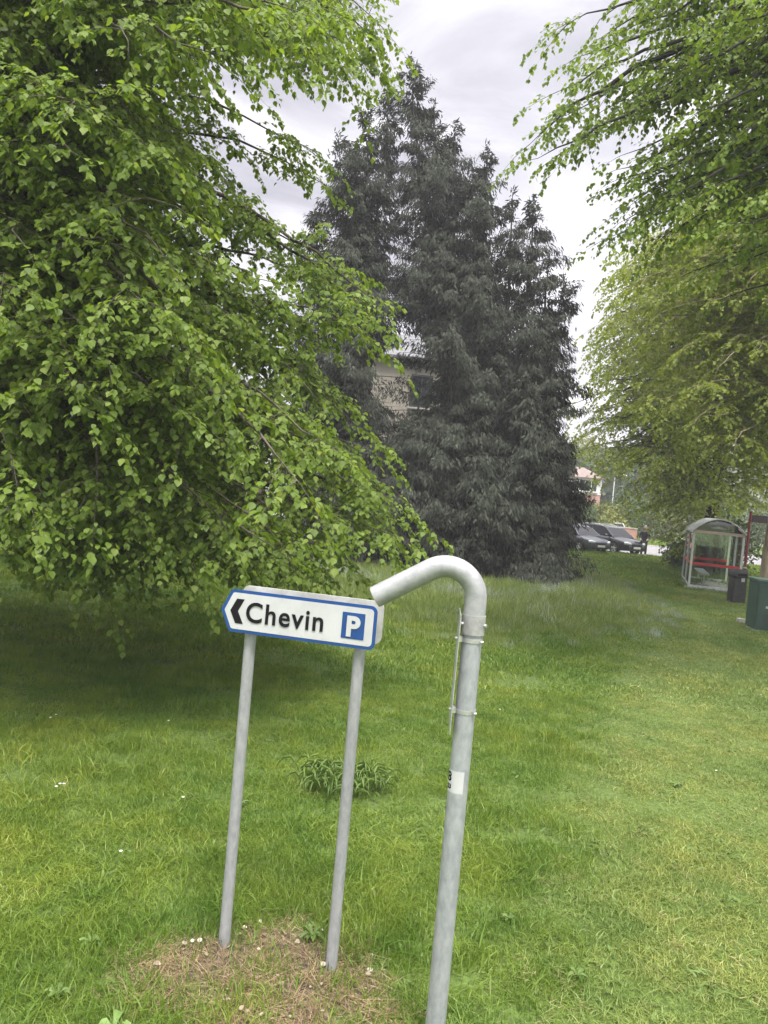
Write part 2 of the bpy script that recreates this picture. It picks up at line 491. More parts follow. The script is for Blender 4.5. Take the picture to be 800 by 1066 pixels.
dd = math_node(t, 'ADD', ln.outputs['Value'], math_node(t, 'MULTIPLY', math_node(t, 'SUBTRACT', nC.outputs[0], 0.5), 0.9))
fac = ramp(t, dd, [(0.75, (1, 1, 1)), (1.05, (0, 0, 0))])
p = N(t, 'ShaderNodeBsdfPrincipled', i_Roughness=0.95)
L(t, mixc(t, fac, grassc, soilc), p.inputs['Base Color'])
bp = N(t, 'ShaderNodeBump', i_Strength=0.8, i_Distance=0.03); L(t, nB.outputs[0], bp.inputs['Height']); L(t, bp.outputs[0], p.inputs['Normal'])
L(t, p.outputs[0], out.inputs[0])
M['lawn'] = m

# one gently uneven sheet out to the horizon
xs = np.concatenate([[-900, -400, -200, -120, -80], np.linspace(-60, 60, 61), [80, 120, 200, 400, 900]])
ys = np.concatenate([[-300, -100, -40, -20], np.linspace(-10, 90, 51), [110, 150, 220, 400, 900]])
gx, gy = np.meshgrid(xs, ys)
vv = np.stack([gx.ravel(), gy.ravel(), np.zeros(gx.size)], 1)
nx, ny = len(xs), len(ys)
ii = (np.arange(ny - 1)[:, None] * nx + np.arange(nx - 1)[None, :]).ravel()
tag(put('ground', np_mesh('ground', vv, [np.stack([ii, ii + 1, ii + nx + 1, ii + nx], 1)]), M['lawn']), kind='structure')


def along(p0, p1, a, b):
    """strip between offsets a and b to the right of the line p0-p1"""
    p0, p1 = Vector(p0), Vector(p1)
    d = (p1 - p0).normalized(); n = Vector((d.y, -d.x))
    return [tuple(p0 + n * a), tuple(p0 + n * b), tuple(p1 + n * b), tuple(p1 + n * a)]


RD0, RD1 = (6.2, -30.0), (21.5, 45.0)                 # near edge of the footway, running away past the shelter
sheet('pavement', along(RD0, RD1, 0.7, 2.6), 0.012, M['paving'])
sheet('main_road', along(RD0, RD1, 2.75, 10.0), 0.004, M['asphalt'])
sheet('side_road', [(-70, 43.6), (90, 46.5), (90, 57.5), (-70, 54.5)], 0.008, M['asphalt'])
sheet('road_line', along(RD0, RD1, 6.3, 6.4), 0.0085, M['line'])
for a, b, nm in ((2.6, 2.75, 'kerb'),):
    mb = MB(); q = along(RD0, RD1, a, b); mb.prism_z(q, -0.1, 0.1)
    tag(mb.build(nm, M['kerb'], bevel=0.015), kind='structure')
mb = MB(); mb.prism_z([(-70, 54.5), (90, 57.5), (90, 57.65), (-70, 54.65)], -0.1, 0.13)
tag(mb.build('kerb', M['kerb'], bevel=0.015), kind='structure')

# wooded hill far behind
hv, hf = [], []
HN, HM = 61, 9
for j in range(HM):
    for i in range(HN):
        a = R(-75 + 150 * i / (HN - 1)); d = 190 + 45 * j
        z = (j / (HM - 1)) ** 0.8 * (34 + 9 * math.sin(a * 5 + 1) + 5 * math.sin(a * 13)) - 0.3
        hv.append((d * math.sin(a), d * math.cos(a), z))
for j in range(HM - 1):
    for i in range(HN - 1):
        hf.append((j * HN + i, j * HN + i + 1, (j + 1) * HN + i + 1, (j + 1) * HN + i))
M['hill'] = pbr('hill_pasture', (0.13, 0.17, 0.06), 0.95, color2=(0.09, 0.13, 0.045), scale=0.05)
tag(put('hills', np_mesh('hills', np.array(hv), [np.array(hf)], True), M['hill']), kind='structure')


# ------------------------------------------------------------------ foliage machinery
def unit(a):
    return a / np.maximum(np.linalg.norm(a, axis=-1, keepdims=True), 1e-9)


LEAF = np.array([(0, 0, 0), (0.36, 0.16, 0.05), (0.43, 0.52, 0.09), (0, 1.08, -0.06), (-0.43, 0.52, 0.09), (-0.36, 0.16, 0.05)])
LEAF_F = [(0, 1, 2, 3), (0, 3, 4, 5)]
FROND = np.array([(0, 0, 0), (0.16, 0.35, 0.02), (0.10, 0.75, 0.0), (0, 1.1, -0.05), (-0.13, 0.6, 0.0), (-0.15, 0.25, 0.02)])
FROND_F = [(0, 1, 2, 3), (0, 3, 4, 5)]


def leaf_cloud(name, pos, axis, normal, size, shape=LEAF, faces=LEAF_F):
    y = unit(axis); z = normal - y * np.sum(normal * y, 1, keepdims=True); z = unit(z); x = np.cross(y, z)
    k = len(shape)
    v = pos[:, None, :] + size[:, None, None] * (shape[None, :, 0:1] * x[:, None, :] + shape[None, :, 1:2] * y[:, None, :] + shape[None, :, 2:3] * z[:, None, :])
    base = (np.arange(len(pos)) * k)[:, None, None]
    f = (base + np.array(faces)[None]).reshape(-1, len(faces[0]))
    return np_mesh(name, v.reshape(-1, 3), [f])


def tubes(polys, rads, seg=5):
    """polys: list of (n,3) arrays, rads: list of (n,) arrays -> one mesh's verts and faces"""
    V, F, b = [], [], 0
    ang = np.linspace(0, 2 * math.pi, seg, endpoint=False)
    for P, r in zip(polys, rads):
        n = len(P)
        T = np.gradient(P, axis=0); T = unit(T)
        ref = np.array([0.31, 0.95, 0.11]) if abs(T[0, 1]) < 0.8 else np.array([1.0, 0.1, 0.05])
        U = unit(ref - T * (T @ ref)[:, None]); W = np.cross(T, U)
        V.append((P[:, None, :] + r[:, None, None] * (np.cos(ang)[None, :, None] * U[:, None, :] + np.sin(ang)[None, :, None] * W[:, None, :])).reshape(-1, 3))
        i = np.arange(n - 1)[:, None] * seg; k = np.arange(seg)[None, :]; k2 = (k + 1) % seg
        F.append(np.stack([i + k, i + k2, i + seg + k2, i + seg + k], -1).reshape(-1, 4) + b)
        b += n * seg
    return np.concatenate(V), np.concatenate(F)


def trunk_line(base, top, wob=0.15, n=9):
    t = np.linspace(0, 1, n)[:, None]
    P = np.array(base)[None] * (1 - t) + np.array(top)[None] * t
    P[1:-1, :2] += RNG.normal(0, wob, (n - 2, 2))
    return P


def spray_tree(name, label, base, height, trunk_r, tips, leaf_size, mat, barkmat, group, lean=(0, 0), attach=None, arch=0.22,
               twig_gap=0.2, twig_len=(0.45, 0.95), leaf_gap=0.06, droop=0.35, start=0.25, cat='tree', trunk_wob=0.12, min_attach=1.6, flare=1.5, limb_r=1.0, rise=None, twig_r=0.0035, sub_gap=0.11, sub_len=(0.12, 0.34)):
    """tree of drooping limbs: each limb ends at one of TIPS and carries side twigs, each twig a row of leaves"""
    root = thing(name, label, cat, (0, 0, 0), 0, group)
    bx, by = base
    TL = trunk_line((bx, by, -0.1), (bx + lean[0], by + lean[1], height), trunk_wob)
    zt = TL[:, 2]
    polys, rads = [], []
    tr = trunk_r * (1 - 0.93 * np.linspace(0, 1, len(TL)) ** 0.9); tr[0] *= flare
    polys.append(np.concatenate([TL[:1], TL[:1] * 0.93 + TL[1:2] * 0.07, TL[1:]])); rads.append(np.concatenate([tr[:1], [trunk_r * 1.02], tr[1:]]))
    lp, la, ln_, ls = [], [], [], []
    twp, twr = [], []
    for tip in tips:
        tip = np.array(tip, float)
        h = np.hypot(tip[0] - bx, tip[1] - by)
        za = tip[2] + (rise if rise is not None else RNG.uniform(-0.1, 0.35)) * h if attach is None else attach(tip, h)
        za = float(np.clip(za, min_attach, height * 0.97))
        P0 = np.array([np.interp(za, zt, TL[:, 0]), np.interp(za, zt, TL[:, 1]), za])
        d = tip - P0; dist = np.linalg.norm(d)
        P1 = P0 + d * 0.55 + np.array([RNG.normal(0, 0.06) * dist, RNG.normal(0, 0.06) * dist, arch * dist * RNG.uniform(0.6, 1.3)])
        n = max(8, int(dist / 0.35)); s = np.linspace(0, 1, n)[:, None]
        C = (1 - s) ** 2 * P0 + 2 * s * (1 - s) * P1 + s ** 2 * tip
        C[1:-1] += RNG.normal(0, 0.012 * math.sqrt(dist), (n - 2, 3))
        r0 = (0.008 + 0.0065 * dist) * limb_r
        polys.append(C); rads.append(r0 * (1 - s[:, 0]) ** 0.8 + 0.0035)
        seglen = np.linalg.norm(np.diff(C, axis=0), axis=1).sum()
        s0 = max(start, 1 - 4.2 / max(seglen, 0.1))
        k = max(3, int(seglen * (1 - s0) / twig_gap))
        tt = np.sort(s0 + (1 - s0) * RNG.random(k) ** 0.85); tt[-1] = 1.0
        Tn = unit(np.gradient(C, axis=0))
        side = 1
        for q in tt:
            fi = q * (n - 1); i0 = min(int(fi), n - 2); fr = fi - i0
            p = C[i0] * (1 - fr) + C[i0 + 1] * fr; tg = Tn[min(i0 + 1, n - 1)]
            lat = np.cross(tg, [0, 0, 1.0]); lat = lat / max(np.linalg.norm(lat), 1e-6) * side; side = -side
            if q == 1.0:
                dr = tg + RNG.normal(0, 0.15, 3)
            else:
                dr = lat * RNG.uniform(0.45, 1.2) + tg * RNG.uniform(0.2, 1.0) + np.array([0, 0, RNG.normal(0.0, 0.25)])
            dr /= np.linalg.norm(dr)
            ln = RNG.uniform(*twig_len) * (1.25 - 0.6 * q)
            dq = droop * RNG.uniform(0.5, 1.5)
            u = np.linspace(0, 1, 5)[:, None]
            down = np.array([0, 0, -1.0])
            Q = p + dr * ln * u + down * dq * ln * u ** 2
            twp.append(Q); twr.append((twig_r + 0.004 * ln) * (1.05 - u[:, 0]))
            # small twigs along the branchlet, each a row of leaves
            kt = max(2, int(ln / sub_gap))
            wt = np.append((np.arange(kt) + RNG.random(kt) * 0.8) / kt, 1.0)[:, None]; kt += 1
            tp = p + dr * ln * wt + down * dq * ln * wt ** 2
            td = unit(dr + down * dq * 2 * wt)
            sg = np.where(np.arange(kt) % 2 == 0, 1.0, -1.0)[:, None]
            tl = unit(np.cross(td, np.array([0, 0, 1.0]))) * sg
            t2 = unit(tl * RNG.uniform(0.4, 1.0, (kt, 1)) + td * RNG.uniform(0.4, 0.9, (kt, 1)) + RNG.normal(0, 0.22, (kt, 3)))
            t2[-1] = td[-1]
            l2 = RNG.uniform(*sub_len, (kt, 1)) * (1.15 - 0.5 * wt)
            for g_ in range(kt):
                e_ = np.array([[0.0], [0.55], [1.0]])
                twp.append(tp[g_] + t2[g_] * l2[g_] * e_ + down * 0.3 * l2[g_] * e_ ** 2); twr.append(twig_r * 0.6 * np.array([1.0, 0.8, 0.4]))
            nl = max(3, int(np.mean(sub_len) / leaf_gap))
            w = np.clip((np.arange(nl)[None, :] + RNG.random((kt, nl)) * 0.8 + 0.25) / nl, 0, 1)[..., None]
            pp = tp[:, None] + t2[:, None] * l2[:, None] * w + down * 0.3 * l2[:, None] * w ** 2
            tdd = unit(t2[:, None] + down * 0.6 * w)
            ss = np.where(np.arange(nl) % 2 == 0, 1.0, -1.0)[None, :, None]
            la2 = unit(np.cross(tdd, np.array([0, 0, 1.0]))) * ss
            ax = tdd * 0.7 + la2 * 0.6 + np.array([0, 0, -0.5]) + RNG.normal(0, 0.24, pp.shape)
            nr = np.array([0, 0, 0.9]) + la2 * 0.3 + tdd * 0.5 + RNG.normal(0, 0.27, pp.shape)
            lp.append((pp + RNG.normal(0, 0.015, pp.shape)).reshape(-1, 3)); la.append(ax.reshape(-1, 3)); ln_.append(nr.reshape(-1, 3))
            ls.append(leaf_size * RNG.uniform(0.55, 1.2, kt * nl))
    v, f = tubes(polys, rads, 7)
    put('trunk', np_mesh('trunk', v, [f], True), barkmat, root)
    v, f = tubes(twp, twr, 3)
    put('twigs', np_mesh('twigs', v, [f]), barkmat, root)
    me = leaf_cloud('crown', np.concatenate(lp), np.concatenate(la), np.concatenate(ln_), np.concatenate(ls))
    put('crown', me, mat, root)
    print(name, 'limbs', len(tips), 'leaves', sum(map(len, lp)))
    return root


def inside(poly, x, y):
    c = False
    for i in range(len(poly)):
        x1, y1 = poly[i - 1]; x2, y2 = poly[i]
        if (y1 > y) != (y2 > y) and x < (x2 - x1) * (y - y1) / (y2 - y1) + x1:
            c = not c
    return c


def sample_tips(poly, n, depth, ok):
    """N world points that fall inside an outline of the crown as seen from the road, spread over its depth"""
    xs_, ys_ = [p[0] for p in poly], [p[1] for p in poly]
    out, guard = [], 0
    while len(out) < n and guard < n * 400:
        guard += 1
        px, py = random.uniform(min(xs_), max(xs_)), random.uniform(min(ys_), max(ys_))
        if not inside(poly, px, py):
            continue
        q = at(px, py, random.uniform(*depth))
        if ok(q):
            out.append(tuple(q))
    return out


LIMES = 'lime trees standing on the verge'

# --- big lime on the left: trunk stands just outside the picture
LB = (-6.9, 11.2)


def ok_left(q):
    h = math.hypot(q.x - LB[0], q.y - LB[1])
    return 1.8 < h < 8.6 - 0.14 * max(0, q.z - 4) and q.z > 0.35


left_poly = [(-60, -80), (300, -80), (360, 10), (330, 55), (240, 72), (205, 110), (232, 150), (232, 192), (195, 228), (235, 262), (320, 300), (375, 322), (290, 350),
             (320, 400), (350, 430), (355, 470), (370, 515), (380, 542), (330, 560), (310, 590), (240, 588), (190, 565), (150, 568), (100, 555), (60, 540), (-60, 525)]
tips = sample_tips(left_poly, 285, (6.2, 14.0), ok_left)
for px, py, d in [(392, 42, 9.6), (390, 20, 9.8), (360, 72, 9.4), (380, 58, 10.2), (345, 40, 9), (318, 152, 10), (325, 185, 10.4), (335, 262, 10), (318, 285, 9.6), (396, 322, 9.2), (385, 328, 9.6),
                  (350, 345, 9.8), (370, 342, 8.8), (300, 330, 9), (325, 392, 9), (340, 402, 9.4), (368, 430, 9.4), (372, 444, 9.0), (380, 468, 9.2), (404, 505, 9.4), (410, 522, 9.2), (416, 546, 9.5), (408, 554, 9.1), (395, 552, 8.7), (380, 545, 9),
                  (352, 568, 9), (330, 588, 8.8), (295, 588, 8.6), (345, 582, 9.2), (262, 590, 8.4), (285, 582, 8.8), (165, 596, 8.2), (140, 585, 8.0), (95, 600, 7.8), (78, 586, 7.9), (112, 580, 7.8), (55, 555, 7.6),
                  (30, 520, 6.4), (90, 400, 6.6), (95, 420, 6.5), (60, 350, 6.4), (120, 450, 6.8), (20, 300, 6.2), (10, 470, 6.3), (190, 340, 7.4), (250, 330, 7.8), (60, 525, 7.2), (20, 510, 7)]:
    tips.append(tuple(at(px, py, d)))
for i in range(110):       # the rest of the crown, out of the picture
    a = random.uniform(0, 2 * math.pi); rr = random.uniform(3, 7.6)
    q = Vector((LB[0] + rr * math.cos(a), LB[1] + rr * math.sin(a), random.uniform(2.5, 15)))
    d = q - EYE
    if q.y > 3 and (q.x / q.y) > -0.5 and d.z / q.y < 0.72:
        continue
    tips.append(tuple(q))
spray_tree('lime_tree', 'fresh green lime tree with low drooping branches on the left behind the parking sign', LB, 17.0, 0.36, tips, 0.065, M['lime'], M['bark'], LIMES,
           twig_gap=0.17, twig_len=(0.4, 1.2), leaf_gap=0.025, arch=0.19, droop=0.22, sub_len=(0.12, 0.36), attach=lambda t_, h: t_[2] + random.uniform(-0.12, 0.3) * h + 0.2)

# --- lime on the right whose branches reach in at the top
RB = (10.2, 12.0)


def ok_right(q):
    h = math.hypot(q.x - RB[0], q.y - RB[1])
    return 1.5 < h < 7.6


rpoly = [(830, -90), (615, -90), (620, 30), (605, 90), (590, 150), (640, 180), (665, 225), (685, 285), (750, 310), (860, 310), (900, -90)]
tips = sample_tips(rpoly, 145, (8.5, 15.5), ok_right)
for px, py, d in [(590, 25, 11.5), (582, 95, 11), (552, 150, 11.5), (560, 165, 11), (600, 150, 11.2), (590, 120, 12), (650, 185, 11.6), (632, 248, 12.5), (645, 232, 12), (680, 255, 12), (600, 60, 12), (625, 20, 11), (655, 215, 12.4), (700, 240, 12)]:
    tips.append(tuple(at(px, py, d)))
for i in range(110):
    a = random.uniform(0, 2 * math.pi); rr = random.uniform(2, 6.8)
    q = Vector((RB[0] + rr * math.cos(a), RB[1] + rr * math.sin(a), random.uniform(7.0, 15)))
    if q.y > 2 and q.x / q.y < 0.6:
        continue
    tips.append(tuple(q))
spray_tree('lime_tree', 'lime tree whose high branches reach in across the sky at the upper right', RB, 16.5, 0.34, tips, 0.068, M['lime'], M['bark_dark'], LIMES,
           twig_gap=0.25, twig_len=(0.4, 1.1), leaf_gap=0.034, arch=0.12, droop=0.22, attach=lambda t_, h: t_[2] + random.uniform(0.25, 0.5) * h, limb_r=1.3)

# --- lime by the road edge with the pale trunk
tcx = at(803, 560, 22.5)
CB = (tcx.x, 22.5)
cpoly = [(632, 290), (680, 215), (760, 205), (860, 190), (900, 490), (800, 490), (740, 480), (690, 440), (640, 370)]
tips = sample_tips(cpoly, 260, (18.5, 27), lambda q: 1.0 < math.hypot(q.x - CB[0], q.y - CB[1]) < 5.8)
for i in range(90):
    a = random.uniform(0, 2 * math.pi); rr = random.uniform(1.5, 4.8)
    q = Vector((CB[0] + rr * math.cos(a), CB[1] + rr * math.sin(a), random.uniform(5, 13.0)))
    if q.x / q.y < 0.52:
        continue
    tips.append(tuple(q))
spray_tree('lime_tree', 'lime tree with a pale bare lower trunk behind the green cabinet', CB, 14.0, 0.2, tips, 0.095, M['lime_far'], M['bark_pale'], LIMES,
           twig_gap=0.36, twig_len=(0.6, 1.4), leaf_gap=0.045, arch=0.14, droop=0.25, sub_gap=0.17, sub_len=(0.2, 0.5), attach=lambda t_, h: t_[2] + random.uniform(0.0, 0.4) * h, min_attach=3.6, trunk_wob=0.03)

# --- lime behind the bus shelter
tb = at(738, 560, 34)
BB = (tb.x, 34)
bpoly = [(612, 440), (614, 360), (632, 300), (680, 240), (740, 225), (820, 220), (850, 520), (760, 535), (690, 530), (640, 508), (614, 480)]
tips = sample_tips(bpoly, 480, (28.6, 39), lambda q: 1.0 < math.hypot(q.x - BB[0], q.y - BB[1]) < 6.9)
for px, py, d in [(606, 455, 31), (612, 430, 31), (618, 470, 30.5), (600, 440, 31), (585, 428, 30.5), (612, 400, 32), (630, 490, 30), (660, 515, 29.5), (690, 535, 29.5), (672, 528, 30), (600, 470, 32),
                  (620, 340, 32), (640, 290, 32), (702, 552, 31), (708, 556, 31.5), (712, 566, 32), (706, 575, 33)]:
    tips.append(tuple(at(px, py, d)))
for i in range(60):
    a = random.uniform(0, 2 * math.pi); rr = random.uniform(2.0, 5.5)
    tips.append((BB[0] + rr * math.cos(a), BB[1] + abs(rr * math.sin(a)), random.uniform(3, 14.0)))
spray_tree('lime_tree', 'yellowish green lime tree behind the bus shelter, branches down to the grass', BB, 15.5, 0.33, tips, 0.115, M['lime_far'], M['bark_dark'], LIMES,
           twig_gap=0.4, twig_len=(0.6, 1.4), leaf_gap=0.06, arch=0.18, droop=0.28, sub_gap=0.19, sub_len=(0.2, 0.55), attach=lambda t_, h: t_[2] + random.uniform(0.0, 0.4) * h)


# ------------------------------------------------------------------ dark conifer
def conifer(name, label, leaders, gap, n_frond):
    """several leaders from one base; each carries tiers of branches hung with drooping sprays"""
    root = thing(name, label, 'conifer tree')
    polys, rads, lp, la, ln_, ls = [], [], [], [], [], []
    for (bx, by, tx, ty, h, rad, nb, zlo) in leaders:
        TL = trunk_line((bx, by, -0.1), (tx, ty, h), 0.06)
        polys.append(TL); rads.append(0.2 * (1 - 0.95 * np.linspace(0, 1, len(TL))))
        for i in range(nb):
            z = zlo + (h - zlo) * (1 - (1 - (i + random.random()) / nb) ** 0.8) * 0.995
            fr = (z - zlo) / (h - zlo)
            Rz = (rad * (1 - fr) ** 0.66 * (0.6 + 0.4 * min(1, (z + 0.6) / 2.0)) + 0.3) * (0.85 + 0.3 * math.sin(z * 1.9 + bx * 3))
            a = random.uniform(0, 2 * math.pi)
            l_ = Rz * random.uniform(0.62, 1.12)
            P0 = np.array([np.interp(z, TL[:, 2], TL[:, 0]), np.interp(z, TL[:, 2], TL[:, 1]), z])
            up_ = random.uniform(0.1, 0.5) * (0.5 + fr)
            out_ = np.array([math.cos(a), math.sin(a), 0])
            s = np.linspace(0, 1, 7)[:, None]
            C = P0 + out_ * l_ * s + np.array([0, 0, 1.0]) * (up_ * l_ * (s - 0.62 * s ** 2))
            if C[:, 2].min() < 0.15:
                C[:, 2] = np.maximum(C[:, 2], 0.15 + 0.1 * random.random())
            nf = int(n_frond * l_ * random.uniform(0.75, 1.25)) + int(26 * fr) + 8
            q = (0.02 + 1.0 * RNG.random(nf) ** 0.75)[:, None]
            pc = P0 + out_ * l_ * q + np.array([0, 0, 1.0]) * (up_ * l_ * (q - 0.62 * q ** 2))
            lat = np.array([-out_[1], out_[0], 0])
            wdt = 0.32 * np.minimum(1, 0.25 + l_ * 0.35) * (1.25 - q)
            off = RNG.normal(0, 1, (nf, 1)) * wdt
            pc = pc + lat * off + np.array([0, 0, -1.0]) * (np.abs(off) * 0.35 + RNG.random((nf, 1)) * 0.3 * min(1.0, 0.3 + l_ * 0.3)) + RNG.normal(0, 0.05, (nf, 3))
            pc[:, 2] = np.maximum(pc[:, 2], 0.06)
            ax = out_ * 0.5 + lat * np.sign(off) * 0.3 + np.array([0, 0, -0.85]) + RNG.normal(0, 0.25, (nf, 3))
            if fr > 0.93:
                ax[:, 2] += 1.0 * RNG.random(nf)
            nr = out_ * 0.6 + np.array([0, 0, 0.5]) + RNG.normal(0, 0.3, (nf, 3))
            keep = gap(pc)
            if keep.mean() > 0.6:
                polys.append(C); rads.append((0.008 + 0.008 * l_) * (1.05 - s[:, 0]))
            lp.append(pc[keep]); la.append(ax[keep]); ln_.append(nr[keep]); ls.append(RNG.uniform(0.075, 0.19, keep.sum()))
        # the leader's own tip
        nf = 60
        zz = h + 0.1 - RNG.random(nf) ** 1.2 * 1.1
        pc = np.stack([tx + RNG.normal(0, 0.06, nf), ty + RNG.normal(0, 0.06, nf), zz], 1)
        ax = RNG.normal(0, 0.55, (nf, 3)) + np.array([0, 0, 0.25])
        lp.append(pc); la.append(ax); ln_.append(RNG.normal(0, 1, (nf, 3))); ls.append(RNG.uniform(0.1, 0.22, nf))
    v, f = tubes(polys, rads, 5)
    put('trunk', np_mesh('trunk', v, [f], True), M['bark_dark'], root)
    put('crown', leaf_cloud('crown', np.concatenate(lp), np.concatenate(la), np.concatenate(ln_), np.concatenate(ls), FROND, FROND_F), M['conifer'], root)
    print(name, 'fronds', sum(map(len, lp)))
    return root


def lead(px, py, d, bpx, rad, nb, zlo=0.3):
    tq = at(px, py, d); bq = at(bpx, 580, d)
    return (bq.x, d, tq.x, d, tq.z, rad, nb, zlo)


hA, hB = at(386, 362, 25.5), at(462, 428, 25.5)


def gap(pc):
    """opening cut through the sprays so the added house behind shows"""
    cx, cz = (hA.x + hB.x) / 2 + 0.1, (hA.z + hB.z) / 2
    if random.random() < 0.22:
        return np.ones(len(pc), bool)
    sz = pc[:, 2] - (pc[:, 1] - 25.5) * 0.16      # opening tilted along the camera's line of sight
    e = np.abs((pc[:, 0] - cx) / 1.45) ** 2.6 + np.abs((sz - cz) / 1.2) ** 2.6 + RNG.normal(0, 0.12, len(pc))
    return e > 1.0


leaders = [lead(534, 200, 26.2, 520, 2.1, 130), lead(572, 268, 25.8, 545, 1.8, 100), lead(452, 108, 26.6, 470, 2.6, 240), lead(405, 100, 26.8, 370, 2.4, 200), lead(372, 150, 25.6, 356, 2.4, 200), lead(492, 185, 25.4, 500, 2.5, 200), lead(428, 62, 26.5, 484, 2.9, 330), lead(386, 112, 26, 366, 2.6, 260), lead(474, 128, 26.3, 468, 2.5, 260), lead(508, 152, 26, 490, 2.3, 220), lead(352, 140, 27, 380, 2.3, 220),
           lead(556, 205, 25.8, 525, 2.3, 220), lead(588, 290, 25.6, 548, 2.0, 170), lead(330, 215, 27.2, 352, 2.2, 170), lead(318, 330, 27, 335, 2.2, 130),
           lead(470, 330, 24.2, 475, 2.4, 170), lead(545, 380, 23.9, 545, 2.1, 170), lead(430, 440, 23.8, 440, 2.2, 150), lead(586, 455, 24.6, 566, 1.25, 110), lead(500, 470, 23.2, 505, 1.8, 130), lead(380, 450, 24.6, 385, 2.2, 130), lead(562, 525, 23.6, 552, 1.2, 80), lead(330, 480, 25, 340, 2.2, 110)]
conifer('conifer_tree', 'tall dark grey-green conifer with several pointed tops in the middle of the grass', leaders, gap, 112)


# ------------------------------------------------------------------ shrubs, far wood
def shrub(label, c, rx, rz, mat, n, size, group='garden shrubs across the side road', name='shrub'):
    root = thing(name, label, 'shrub', (c[0], c[1], 0), 0, group)
    ncl = max(8, int(n / 60))
    cen = RNG.normal(0, 1, (ncl, 3)); cen = unit(cen) * (RNG.random((ncl, 1)) ** 0.4)
    cen = cen * np.array([rx, rx, rz * 0.5]) + np.array([0, 0, rz * 0.55])
    idx = RNG.integers(0, ncl, n)
    p_ = cen[idx] + RNG.normal(0, 0.16 * rx + 0.05, (n, 3)); p_[:, 2] = np.maximum(p_[:, 2], 0.03)
    me = leaf_cloud('foliage', p_, RNG.normal(0, 1, (n, 3)) + np.array([0, 0, -0.2]), unit(p_ - np.array([0, 0, rz * 0.4])) + RNG.normal(0, 0.5, (n, 3)), size * RNG.uniform(0.6, 1.3, n))
    put('foliage', me, mat, root)
    st, sr = [], []
    for i in range(7):
        q = cen[i % ncl] * 0.8
        st.append(np.array([[q[0] * 0.15, q[1] * 0.15, -0.05], q * 0.5 + np.array([0, 0, 0.05]), q])); sr.append(np.array([0.05, 0.03, 0.012]))
    v, f = tubes(st, sr, 5)
    put('stems', np_mesh('stems', v, [f], True), M['bark_dark'], root)
    return root


for px, d, rx, rz, mt, lab in [(612, 66, 2.4, 3.0, 'shrub', 'dark green garden shrub in front of the brick house with the white upper floor'), (628, 64, 1.9, 2.5, 'shrub_gold', 'golden yellow garden shrub above the low brick wall'),
                               (645, 66, 2.2, 2.9, 'shrub', 'dark garden shrub between the golden shrub and the lime tree'), (598, 62, 2.0, 2.6, 'shrub', 'garden shrub beside the dark conifer, behind the parked cars'),
                               (722, 76, 3.4, 4.2, 'shrub', 'dark shrub across the road, behind the bus shelter roof'), (752, 74, 3.2, 4.4, 'shrub', 'dark shrub across the road, between bus shelter and red pole'), (790, 75, 3.6, 4.6, 'shrub', 'shrub across the road near the right edge of the view'), (835, 76, 3.8, 4.6, 'shrub', 'shrub across the road, beyond the pale tree trunk'),
                               (662, 72, 3.0, 4.6, 'shrub', 'tall garden shrub behind the person by the road'), (690, 74, 3.0, 3.6, 'shrub_gold', 'bright yellow-green shrub above the grass bank')]:
    q = at(px, 540, d)
    shrub(lab, (q.x, d), rx, rz, M[mt], 2600, 0.2)

q = at(750, 560, 36.5)
shrub('dense dark undergrowth at the trunk of the lime tree behind the bus shelter', (q.x, 36.2), 1.6, 2.3, M['shrub'], 5200, 0.13, None)
q = at(716, 560, 36)
shrub('low leafy undergrowth to the left of the bus shelter, under the lime tree', (q.x, 36.5), .7, 1.3, M['shrub'], 2400, 0.13, None)
# taller garden trees behind the houses
for px, d, rx, rz, lab in [(600, 105, 6, 11, 'pale green garden tree behind the house, by the edge of the conifer'), (648, 98, 6, 10, 'green garden tree behind the street lamp'), (700, 110, 7, 12, 'garden tree far behind the bus shelter'), (560, 100, 6, 10, 'garden tree hidden mostly by the dark conifer')]:
    q = at(px, 540, d)
    r_ = shrub(lab, (q.x, d), rx, rz, M['shrub_gold'] if px == 600 else M['shrub'], 9000, 0.42, 'garden trees behind the houses', 'garden_tree')
    r_['category'] = 'tree'

n = 42000
a = RNG.uniform(R(-62), R(62), n); row = RNG.random(n)
d = 185 + 330 * row
nclm = 900
ca = RNG.uniform(R(-62), R(62), nclm); cd = 185 + 330 * RNG.random(nclm)
idx = RNG.integers(0, nclm, n)
hz = ((cd - 190) / 360).clip(0, 1) ** 0.8 * 36
rr = RNG.uniform(3.0, 6.0, nclm)
pp = np.stack([cd * np.sin(ca), cd * np.cos(ca), hz + rr * 0.8], 1)[idx] + unit(RNG.normal(0, 1, (n, 3))) * rr[idx][:, None] * np.array([1, 1, 1.15]) * RNG.random((n, 1)) ** 0.3
tag(put('distant_woodland', leaf_cloud('distant_woodland', pp, RNG.normal(0, 1, (n, 3)), RNG.normal(0, 0.6, (n, 3)) + np.array([0, -0.3, 0.8]), RNG.uniform(1.0, 2.2, n)), M['wood_far']), 'mass of far trees covering the hillside', 'woodland', kind='stuff')


